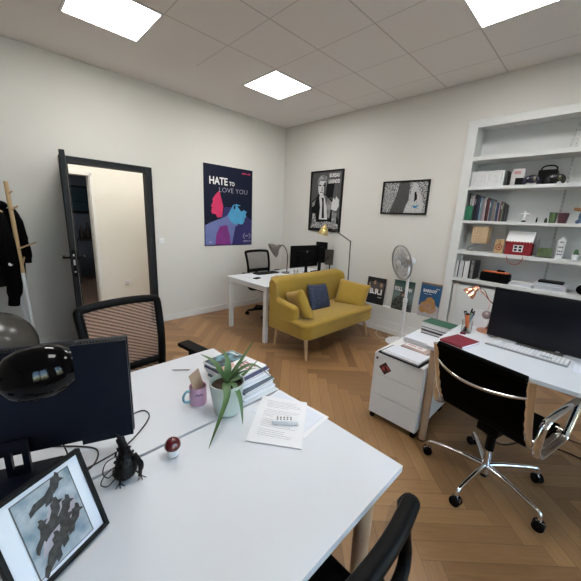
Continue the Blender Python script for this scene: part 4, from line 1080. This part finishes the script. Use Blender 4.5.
b = mb(LEATHER); sling(b, pr[cut:], .222, .03); b.tube([(.225, -.222, .45), (.225, .222, .45)], .019, 14); b.build('seat', t, smooth=50)
for s in (-1, 1):
    yy = s*.238
    mb(CHROME).tube([p+Vector((0, yy, -.008 if i > cut else 0)) for i, p in enumerate(pr)], .009, 12, flat=2.4, up=(0, 1, 0)).build('side_rail', t)
    b = mb(CHROME)
    b.tube(crom([(-.195, s*.277, .50), (-.20, s*.281, .61), (-.185, s*.285, .650), (-.15, s*.285, .665), (.15, s*.285, .685), (.20, s*.284, .675), (.212, s*.281, .64), (.165, s*.277, .49), (.13, s*.274, .445), (-.05, s*.274, .432), (-.155, s*.275, .44)], 5, True), .0095, 12, closed=True, flat=1.9, up=(0, 1, 0))
    for (cx, cz) in ((-.19, .53), (.17, .475)): b.cyl((cx, s*.225, cz), (cx, s*.281, cz), .009)
    b.build('armrest', t)
mb(CHROME).tube(crom([(-.30, -.234, .79), (-.335, -.17, .775), (-.37, -.06, .765), (-.37, .06, .765), (-.335, .17, .775), (-.30, .234, .79)], 6), .0095, 10).build('back_stretcher', t)
mb(CHROME).tube(crom([(-.02, -.22, .44), (-.02, -.1, .40), (-.02, 0, .39), (-.02, .1, .40), (-.02, .22, .44)], 5), .012, 10).build('seat_stretcher', t)
b = mb(BLACKP).box((0, 0, .385), (.17, .12, .05), .01).cyl((0, 0, .22), (0, 0, .37), .025, .025)
b.use(CHROME).cyl((0, 0, .12), (0, 0, .25), .021, .019).cyl((0, 0, .055), (0, 0, .13), .028, .022); b.use(BLACKP).cyl((0, 0, .03), (0, 0, .055), .02, .022); b.build('column', t)
mb(BLACKP).tube([(.0, -.05, .385), (.02, -.2, .38)], .006, 8).box((.02, -.21, .38), (.03, .04, .012), .004).build('lever', t)
for k in range(5):
    a = R(-175.8+72*k+4-75); c, s = math.cos(a), math.sin(a)
    lg = mb(CHROME).tube(crom([(.015*c, .015*s, .105), (.15*c, .15*s, .112), (.29*c, .29*s, .105), (.325*c, .325*s, .098), (.335*c, .335*s, .08), (.336*c, .336*s, .06)], 4), [.016]*4+[.013]*4+[.011]*13, 10).build('base_leg', t)
    caster(Matrix.Translation((.336*c, .336*s, 0)) @ Matrix.Rotation(a+1.1*(k % 2)+.4, 4, 'Z'), lg, hub=CHROME, r=.029)
tag(mb(CORD).tube(crom([(3.95, -1.45, .006), (4.08, -1.52, .006), (4.2, -1.35, .006), (4.4, -1.25, .006), (4.7, -1.28, .006)], 8), .005, 6).build('cable'), 'black cable snaking over the floor under the right desk, upper one', 'cable')
tag(mb(CORD).tube(crom([(4.12, -1.3, .006), (4.25, -1.1, .006), (4.5, -1.05, .006), (4.9, -1.1, .006)], 8), .005, 6).build('cable'), 'black cable lying along the floor close to the bookcase doors', 'cable')
tag(mb(CORD).tube(crom([(4.30, -1.86, .695), (4.34, -1.8, .66), (4.42, -1.75, .65), (4.55, -1.78, .675), (4.7, -1.82, .69)], 6), .005, 6).build('cable'), 'black cable sagging just under the front of the right desk', 'cable')

# ------------------------------------------------------------------ the two white desks in front
def pair_desk(x0, x1, label, near):
    t = thing('workstation_desk', label, 'desk', ((x0+x1)/2, -3.9, 0))
    mb(DESKW).box(((x0+x1)/2, -3.9, .727), (x1-x0, 1.6, .026), .002).build('desktop', t, world=True)
    b = mb(MDESK)
    for xx in (x0+.1, x1-.1): b.box((xx, -3.9, .702), (.04, 1.3, .022), .002)
    b.build('frame', t, world=True)
    for yy, s in ((-3.24, 1), (-4.56, -1)):
        xs = (x1-.055, x0+.10) if near else (x0+.06, x1-.10)
        for q, xx in enumerate(xs):
            sx = (-.02 if near else .02)*(1 if q == 0 else -1)
            mb(OAKP).cyl((xx, yy, .713), (xx+sx, yy+s*.06, 0), .031, .026, 20).build('leg', t, world=True)
    return t
pair_desk(3.366, 3.992, 'nearer white office desk with the framed print and aloe on it', True)
pair_desk(2.735, 3.354, 'farther white office desk behind the gap, with the mesh chair at it', False)

# large monitor seen from behind
mdir = Vector((.34, .94, 0)).normalized()
pr_ = Vector((3.30, -3.742, ZD)); mc = pr_-mdir*.305
rzm = math.atan2(mdir.y, mdir.x)-PI/2
t = thing('computer_monitor', 'large dark monitor seen from behind at the left of the white desks', 'monitor', (mc.x, mc.y, ZD), rzm)
MB0, MB1 = .064, .414        # bottom and top above desk
b = mb(MONB)
rec = .072; ry = .155
b.box((-.012, 0, (MB0+MB1)/2), (.022, .61, MB1-MB0), .003)
# back cover with a recessed lower middle
e_ = .302
out = [(-e_, MB0+.002), (-ry, MB0+.002), (-ry, MB0+rec), (ry, MB0+rec), (ry, MB0+.002), (e_, MB0+.002), (e_, MB1-.002), (-e_, MB1-.002)]
b.prism(out, .024, basis((-.001, 0, 0), (0, 1, 0), (0, 0, 1), (1, 0, 0)))
b.build('housing', t)
mb(SCREEN).box((-.0245, 0, (MB0+MB1)/2), (.003, .595, MB1-MB0-.016)).build('screen', t)
b = mb(INKK)
for k in range(70): b.box((.008, -.29+k*.0084, MB1+.0), (.012, .0045, .003))
b.build('vent', t)
b = mb(MONB)
zt = MB0+rec-.004
b.box((.019, -.012, .012+.01), (.014, .058, .024)).box((.019, -.012, (.095+zt)/2), (.014, .058, zt-.095))
for s in (-1, 1): b.box((.019, -.012+s*.021, .064), (.014, .016, .064))
b.build('stand_neck', t)
mb(MONB).box((.045, -.01, .006), (.14, .2, .012), .005).build('stand_foot', t)

# glossy globe lamp in front of it
t = thing('desk_lamp', 'glossy black round-headed desk lamp hanging in front of the large dark monitor', 'lamp', (3.50, -4.42, ZD))
LB = BLACKG
mb(LB).lathe([(.085, 0), (.085, .014), (.07, .022), (.012, .03), (.01, .05)], None, 32).build('base', t)
mb(CHROME).tube(crom([(0, 0, .03), (0, 0, .2), (-.005, .03, .36), (-.02, .13, .45), (-.04, .25, .455), (-.05, .32, .44)], 6), .007, 10).build('arm', t)
hc = Vector((3.425, -3.979, ZD+.42)); ax = Vector((.02, 1, -.02)).normalized()
M = along(hc, hc+ax)
b = mb(LB).lathe([(.012, -.078), (.03, -.074), (.05, -.058), (.062, -.034), (.0665, -.008), (.0655, .02), (.059, .045), (.047, .062), (.045, .066), (.041, .064), (.05, .045), (.055, .015), (.05, -.03), (.01, -.06)], M, 40)
b.cyl(M @ Vector((0, 0, -.076)), M @ Vector((0, 0, -.10)), .016, .013); b.build('lamp_shade', t, world=True, smooth=60)

# framed print leaning on the near desk
br = Vector((3.553, -3.895, ZD+.006)); ew = Vector((.45, -.893, 0)).normalized(); up = Vector((-.072, -.036, .212)).normalized()
nz = ew.cross(up)*-1
W_, H_ = .205, .222
M = basis(br+ew*W_, -ew, up, nz)
if nz.x < 0: nz = -nz
M = basis(br+ew*W_, -ew, up, nz)   # u from left edge (as seen) to the right edge
t = thing('picture_frame', 'small black framed print leaning on its easel back on the near desk', 'picture frame', (3.58, -3.99, ZD))
b = mb(INKK)
fw = .010
for c, d in (((W_/2, fw/2, 0), (W_, fw, .018)), ((W_/2, H_-fw/2, 0), (W_, fw, .018)), ((fw/2, H_/2, 0), (fw, H_-2*fw, .018)), ((W_-fw/2, H_/2, 0), (fw, H_-2*fw, .018))): b.box(c, d, .002, M=M)
b.box((W_/2, H_/2, -.006), (W_-.004, H_-.004, .004), M=M); b.build('frame', t, world=True)
b = mb(PAPERB).box((W_/2, H_/2, -.001), (W_-2*fw, H_-2*fw, .003), M=M)
AR = photo_mat('print_slate', 22, (.13, .2, .25), (.42, .44, .48), .35, .65); AD = photo_mat('print_figures', 90, (.006, .006, .007), (.045, .04, .045), .4, .7)
AP = mat('print_pink', (.36, .32, .36), .6, var=.2, vscale=40)
X0, Y0, ww, hh = .045, .018, .125, .182
MA = M @ Matrix.Translation((X0, Y0, .001))
art(b, MA, ww, hh, [(G3, [(0, 0), (1, 0), (1, 1), (0, 1)]), (AR, [(.02, .012), (.98, .012), (.98, .988), (.02, .988)]),
    (AP, [(.15, .2), (.9, .3), (.9, .62), (.5, .7), (.3, .5)])], .0003)
def fig(cx, cy, s, a):
    P = [(-.5, .05), (-.35, .14), (-.1, .12), (.08, .2), (.16, .32), (.24, .3), (.3, .38), (.36, .3), (.33, .2), (.4, .1), (.28, .12), (.2, .02), (.05, -.02), (-.05, -.14), (-.2, -.12), (-.16, -.04), (-.38, -.03), (-.52, -.06)]
    c, sn = math.cos(a), math.sin(a)
    return [(cx+s*(x_*c-y_*sn), cy+s*.75*(x_*sn+y_*c)) for x_, y_ in P]
art(b, MA, ww, hh, [(AD, fig(.58, .80, .75, .15)), (AD, fig(.52, .52, .7, .5)), (AD, fig(.64, .46, .7, .25)), (AD, fig(.3, .44, .55, .8)), (AD, fig(.56, .25, .85, .5)), (AD, fig(.72, .28, .7, .2)), (AD, fig(.38, .14, .7, .6))], .00015, .0017)
b.build('print', t, world=True)
b = mb(INKK).box((W_/2, .09, -.012), (.05, .17, .004), M=M, rot=(-.0, 0, 0)); b.build('backing', t, world=True)
b = mb(INKK); q0 = M @ Vector((W_/2, .15, -.012)); q1 = Vector((q0.x-.07, q0.y-.02, ZD+.001)); b.tube([q0, q1], .006, 6).build('easel_strut', t, world=True)

# crow of black beads
t = thing('bird_ornament', 'black beaded bird ornament with wire feet beside the large dark monitor', 'ornament', (3.425, -3.81, ZD)); t.scale = (1.1, 1.1, .92)
b = mb(BLACKC2)
b.tube(crom([(-.012, -.002, .045), (-.006, -.006, .032), (0, 0, .036), (0, 0, .075), (-.012, .002, .105), (-.026, .0, .125), (-.034, -.002, .137)], 4), [.003, .015, .023, .027, .029, .030, .0305, .0305, .030, .029, .028, .026, .024, .021, .018, .0155, .0135, .0120, .0115, .011, .0115, .012, .0115, .009, .003], 14)
for k in range(60):
    a = k*2.4; z = .03+.085*k/60; r_ = .026*math.sin(PI*min(1, (z-.01)/.11))**.5
    b.ball((-.018*max(0, (z-.08)/.05)+r_*math.cos(a), r_*math.sin(a), z), .0038, 6)
b.build('body', t)
mb(BLACKC2).tube([(-.03, -.002, .135), (-.042, -.006, .141), (-.05, -.009, .142)], [.006, .0035, .001], 8).build('beak', t)
mb(BLACKC2).tube(crom([(.012, .02, .09), (.03, .03, .06), (.03, .028, .03), (.028, .026, .012)], 4), [.008]*4+[.010]*4+[.007]*4+[.002], 8, flat=.5).build('wing', t)
for s in (-1, 1):
    b = mb(BLACKC2); fx, fy = (.012, -.022) if s < 0 else (.022, .032)
    b.tube([(.0, s*.01, .04), (fx, fy, .003)], .0022, 6)
    for a in (-.7, 0, .7, PI): b.tube([(fx, fy, .003), (fx+.017*math.cos(a-.2), fy+.017*math.sin(a-.2), .0015)], .0013, 5)
    b.build('foot', t)
b = mb(CORD); b.tube(crom([(-.01, -.02, .09), (-.012, -.045, .08), (-.008, -.055, .05), (.002, -.045, .035), (.004, -.03, .05), (0, -.02, .07)], 5), .0016, 6)
b.tube(crom([(-.005, -.02, .06), (0, -.05, .05), (.008, -.065, .03), (.012, -.05, .015), (.01, -.03, .03)], 5), .0016, 6); b.build('wire_tail', t)

# mushroom
t = thing('mushroom_ornament', 'little toadstool with speckled dark red cap and white stem', 'ornament', (3.43, -3.664, ZD))
mb(CER).lathe([(.014, 0), (.018, .004), (.0185, .02), (.014, .036), (.01, .04)], None, 24).build('stem', t)
mb(MUSHR).lathe([(.008, .031), (.023, .031), (.027, .037), (.0265, .046), (.021, .058), (.011, .066), (.001, .068)], None, 32).build('cap', t)
b = mb(mat('speckle', (.6, .35, .33), .4))
for k in range(26):
    a = k*2.4; f = (k+.5)/26; r_ = .0262*math.sqrt(f)*.93; z = .0685-.026*(r_/.0262)**2.3
    b.ball((r_*math.cos(a), r_*math.sin(a), z), .0011, 6)
b.build('spots', t)

# mug with card
t = thing('mug', 'pink mug with pale blue handle holding a brown card', 'mug', (3.205, -3.45, ZD))
mb(PINK).lathe([(.034, 0), (.037, .006), (.037, .085), (.034, .085), (.033, .008), (.01, .006)], None, 32, True, True).build('body', t)
b = mb(BLUEH).tube(crom([(-.002, -.034, .068), (-.004, -.052, .07), (-.004, -.066, .05), (-.004, -.06, .025), (-.002, -.035, .018)], 5), .0055, 10); b.build('handle', t)
b = mb(mat('mug_print', (.16, .1, .2), .5))
for k in range(5): 
    a = -.9+k*.17; b.box((.0372*math.cos(a+.2), .0372*math.sin(a+.2), .055+.004*(k % 2)), (.002, .005, .008), rot=(0, 0, a+.2))
b.build('lettering', t)
item_mesh(mb(KRAFT).box((0, 0, .072), (.003, .058, .115), .001, rot=(.22, -.12, 0)), 'brown_card', (3.203, -3.452, ZD+.024), 'stiff brown card sticking up out of the pink mug', 'card', .3)

# aloe
t = thing('potted_aloe', 'spiky aloe in a pale sage pot between the mug and the papers', 'plant', (3.335, -3.385, ZD))
PX = Vector((3.335, -3.385, ZD))
mb(POT).lathe([(.050, 0), (.054, .004), (.073, .135), (.0735, .14), (.069, .14), (.064, .12), (.05, .12)], None, 40, True, False).build('pot', t)
mb(SOIL).lathe([(.001, .121), (.066, .122), (.066, .116), (.001, .116)], None, 24).build('soil', t)
def leaf(tip, bend, w_, start=(0, 0, .13), tw=0, mid=None):
    s = Vector(start); e = Vector(tip)-PX
    m = mid and Vector(mid) or (s*.45+e*.55+Vector(bend))
    P = crom([s, s*.5+m*.5+Vector(bend)*.35, m, e], 6); n = len(P); rg = []
    up = Vector((0, 0, 1))
    for i, p in enumerate(P):
        t_ = (P[min(i+1, n-1)]-P[max(i-1, 0)]).normalized()
        sd = t_.cross(up); sd = sd.normalized() if sd.length > .05 else Vector((.7, .7, 0)).cross(t_).normalized()
        nn = sd.cross(t_).normalized(); f = i/(n-1); ww_ = w_*(.75+.6*f if f < .3 else .93*(1-((f-.3)/.7)**1.6)+.015)
        th = ww_*.28
        rg.append([p-sd*ww_+nn*th*.9, p-sd*ww_*.5+nn*th*.15, p+nn*-th*.0, p+sd*ww_*.5+nn*th*.15, p+sd*ww_+nn*th*.9, p+sd*ww_*.55-nn*th, p-nn*th*1.5, p-sd*ww_*.55-nn*th])
    return mb(LEAF).rings(rg).build('leaf', t, smooth=60)
leaf((3.20, -3.433, .967), (0, 0, .03), .015)
leaf((3.25, -3.352, .985), (.02, 0, .03), .016)
leaf((3.30, -3.215, 1.01), (.0, .0, .0), .013)
leaf((3.42, -3.155, .805), (0, 0, .09), .011)
leaf((3.47, -3.40, .752), (0, .0, .08), .014, mid=(.095, .0, .10))
leaf((3.495, -3.565, .750), (0, 0, .07), .018, mid=(.10, -.07, .12))
leaf((3.33, -3.21, .925), (0, .0, -.02), .014)
leaf((3.40, -3.27, .93), (.0, 0, .015), .009)
leaf((3.36, -3.30, .96), (.0, 0, .02), .010)
leaf((3.27, -3.43, .93), (0, 0, .02), .009)

# magazine stack: each magazine its own thing
MAGS = [('magazine with blue and white cover at the bottom of the desk pile', PAPERB, .40), ('white covered magazine second in the desk pile', PAPER, .5), ('dark covered magazine third in the desk pile', mat('cover_slate', (.07, .09, .13), .35, var=.6, vscale=14), .3),
        ('lilac white magazine in the middle of the desk pile', PAPERB, .45), ('white magazine just above the middle of the desk pile', PAPER, .36), ('navy spined magazine under the top one of the desk pile', mat('cover_navy', (.02, .025, .11), .35, var=.2), .42)]
zz = ZD; rr = random.Random(4)
for k, (l, m, a) in enumerate(MAGS):
    th = .012
    b = mb(m).box((0, 0, th/2), (.27-.006*(k % 2), .20, th-.0015), .0008)
    b.use(PAPER).box((.0, 0, th/2), (.272-.006*(k % 2), .197, th*.45))
    cx, cy = (3.20-.012*k, -3.207)
    o = b.build('magazine', None, base=False); o.location = (cx+rr.uniform(-.006, .006), cy+rr.uniform(-.004, .004), zz+.0002); o.rotation_euler[2] = R(6)+rr.uniform(-.06, .06)
    tag(o, l, 'magazine', 'magazines piled on the white desk'); zz += th
b = mb(PAPER).box((0, 0, .005), (.26, .195, .009), .0008); M = Matrix.Translation((-.13, -.0975, .0094))
art(b, M, .26, .195, [(photo_mat('cover_photo', 24, (.008, .02, .035), (.16, .36, .42), .42, .66), [(.01, .02), (.45, .02), (.45, .98), (.01, .98)]), (mat('cover_peach', (.6, .38, .3), .4, var=.2), [(.46, .02), (.6, .02), (.6, .4), (.46, .5)])], .0003, .0008)
b.use(RIBB)
for k in range(3): b.bars(M @ Matrix.Translation((.15, .135-.022*k, .0016)), .088-.006*k, .015, 8)
b.use(WHT).bars(M @ Matrix.Translation((.015, .165, .0016)), .065, .016, 5)
o = b.build('magazine', None, base=False); o.location = (3.125, -3.205, zz+.0002); o.rotation_euler[2] = R(8)
tag(o, 'top magazine of the desk pile with dark photo and red lettering on white', 'magazine', 'magazines piled on the white desk')

# papers and small device
def rot_sheet(name, cs, z, t_, label, m=PAPER, lines=0):
    b = mb(m).slab([(x_, y_, z) for x_, y_ in cs], t_)
    if lines:
        b.use(INK); A, B_, C_, D_ = [Vector((x_, y_, z+t_+.0003)) for x_, y_ in cs]   # A->B width, A->D down
        rr = random.Random(3)
        for k in range(lines):
            v = .1+.78*k/lines
            if k % 6 == 5: continue
            u = .14+rr.uniform(0, .03); ue = rr.uniform(.6, .9)
            while u < ue:
                l_ = rr.uniform(.015, .05); p0 = A+(B_-A)*u+(D_-A)*v; p1 = A+(B_-A)*(u+l_)+(D_-A)*v; dn = (D_-A)*.006
                b.quadpoly([p0, p1, p1+dn, p0+dn]); u += l_+.012
    o = b.build(name); return tag(o, label, 'paper')
rot_sheet('paper_sheet', [(3.36, -3.108), (3.655, -3.088), (3.678, -3.261), (3.40, -3.29)], ZD, .0012, 'blank sheets fanned out under the handwritten page towards the desk edge', PAPER)
rot_sheet('paper_sheet', [(3.372, -3.12), (3.64, -3.105), (3.655, -3.285), (3.41, -3.31)], ZD+.0014, .0012, 'blank sheet sandwiched just beneath the handwritten page', PAPERB)
rot_sheet('paper_sheet', [(3.352, -3.200), (3.526, -3.085), (3.708, -3.312), (3.54, -3.437)], ZD+.0030, .0012, 'page covered in handwritten lines on the near desk beside the aloe', PAPER, 22)
t = thing('pill_organiser', 'small white device with two rows of dark keys on the handwritten page', 'organiser', (3.562, -3.255, ZD+.0045), R(46))
mb(CER).box((0, 0, .009), (.105, .036, .018), .003).build('body', t)
b = mb(INK)
for r_ in range(2):
    for c_ in range(5): b.box((-.032+c_*.0135, -.006+r_*.012, .0185), (.007, .007, .0015))
b.build('keys', t)
pen((2.865, -3.41, ZD+.006), (.62, .75, .012), .07, GREYM, 'thin grey pen lying on the farther white desk near the pink mug', .003)
def cable(pts, label, r=.0026): return tag(mb(CORD).tube(crom(pts, 8), r, 6).build('cable'), label, 'cable')
cable([(3.14, -4.1, .745), (3.22, -3.99, .744), (3.30, -3.93, .7435), (3.30, -3.84, .7435), (3.275, -3.76, .7435), (3.21, -3.68, .7435), (3.16, -3.645, .7435), (3.115, -3.65, .7435), (3.11, -3.685, .7435), (3.135, -3.71, .7435)], 'black cable curling on the farther desk right of the large dark monitor')
cable([(3.10, -3.99, .745), (3.17, -3.90, .7435), (3.235, -3.85, .7435), (3.30, -3.87, .7435), (3.335, -3.93, .7435)], 'black cable looping on the desk below the edge of the large dark monitor')
cable([(3.2, -3.945, .86), (3.215, -3.935, .80), (3.25, -3.93, .7435), (3.31, -3.97, .7435)], 'black cable dropping from the dark monitor behind the framed print')

# ------------------------------------------------------------------ ball, coat stand, coat
b = mb(BALLM).ball((0, 0, 0), .325, 56)
o = b.build('exercise_ball', None, smooth=80, base=False); o.location = (.74, -4.12, .325)
tag(o, 'big grey exercise ball behind the desks at the left edge', 'ball')
t = thing('coat_stand', 'wooden coat stand with white lower legs beside the open door', 'coat stand', (.5, -3.95, 0))
def stand_leg(f, tp, zc):
    f, tp = Vector(f), Vector(tp); m = f+(tp-f)*zc
    b = mb(WHITE).cyl(f, m, .014, .017, 14); b.use(WOODP).cyl(m, tp, .0172, .017, 14)
    return b.build('leg', t, world=True)
stand_leg((.51, -3.805, 0), (.45, -3.845, 1.77), .53)
stand_leg((.25, -4.14, 0), (.47, -3.93, 1.70), .53)
stand_leg((.14, -3.80, 0), (.42, -3.97, 1.70), .53)
for p0, p1 in (((.47, -3.835, 1.52), (.50, -3.79, 1.56)), ((.485, -3.825, 1.17), (.53, -3.70, 1.23)), ((.46, -3.84, 1.66), (.475, -3.81, 1.69)), ((.49, -3.815, 1.03), (.515, -3.80, 1.09)), ((.46, -3.90, 1.50), (.49, -3.99, 1.56))):
    mb(WOODP).cyl(p0, p1, .008, .007, 10).build('peg', t, world=True)
t = thing('black_jacket', 'black hooded jacket hanging on the coat stand at the left edge', 'jacket', (.52, -4.0, .62))
b = mb(BLACKC); rg = []
for k in range(24):
    f = k/23; z = 1.58-.76*f
    wy = .10+.11*min(1, f*5)+.0*f; wx = .05+.04*min(1, f*3)+.03*f
    cy = -4.00-.0*f; rg.append([Vector((.36+wx*math.cos(a)*(1+.09*math.sin(5*a+f*3)), cy+wy*math.sin(a)*(1+.05*math.sin(4*a+f*5)), z+.015*math.sin(3*a))) for a in [2*PI*q/32 for q in range(32)]])
b.rings(rg); b.build('body', t, world=True, smooth=80)
mb(BLACKC).tube(crom([(.36, -3.86, 1.53), (.37, -3.82, 1.44), (.38, -3.80, 1.28), (.38, -3.775, 1.14), (.37, -3.78, 1.02)], 5), [.05]*6+[.055]*6+[.045]*6+[.04]*3, 14).build('sleeve', t, world=True)
mb(BLACKC).tube(crom([(.43, -3.95, 1.50), (.45, -3.91, 1.3), (.46, -3.895, 1.05), (.45, -3.895, .85), (.44, -3.925, .62)], 5), [.055]*6+[.065]*6+[.06]*6+[.045]*3, 14).build('sleeve', t, world=True)
mb(BLACKC).ball((.38, -3.96, 1.56), .085, 20, (.9, 1.3, .6)).build('hood', t, world=True)
mb(WHT).lathe([(.016, 0), (.016, .003), (.002, .004)], along((.52, -3.905, 1.03), (.9, -3.92, 1.07)), 12).build('emblem', t, world=True)

# ------------------------------------------------------------------ light, world, camera
W = bpy.data.worlds.new('sky'); bpy.context.scene.world = W; W.use_nodes = True
nt = W.node_tree; bg = nt.nodes['Background']; sk = nt.nodes.new('ShaderNodeTexSky'); sk.sky_type = 'NISHITA'
sk.sun_elevation = R(28); sk.sun_rotation = R(180); sk.sun_disc = False; sk.air_density = 1.2
# the windows look towards +x; the sun stands on the other side of the building
sk.sun_rotation = R(-90)
nt.links.new(sk.outputs[0], bg.inputs[0]); bg.inputs[1].default_value = 1.5

cam = bpy.data.cameras.new('camera'); co = bpy.data.objects.new('camera', cam); C.objects.link(co)
cam.sensor_width = 36; cam.lens = 36*305.35/581; cam.clip_start = .02
r_ = Vector((0.69777432, 0.71498765, 0.04363088)); u_ = Vector((-0.19314858, 0.12914528, 0.97263309)); f_ = Vector((-0.68978592, 0.68710564, -0.22821311))
m = basis((4.331935, -4.02593475, 1.55306661), r_, u_, -f_)
co.matrix_world = m
S = bpy.context.scene; S.camera = co
S.view_settings.view_transform = 'Standard'; S.view_settings.look = 'None'; S.view_settings.gamma = 1; S.view_settings.use_curve_mapping = False
S.view_settings.exposure = .9
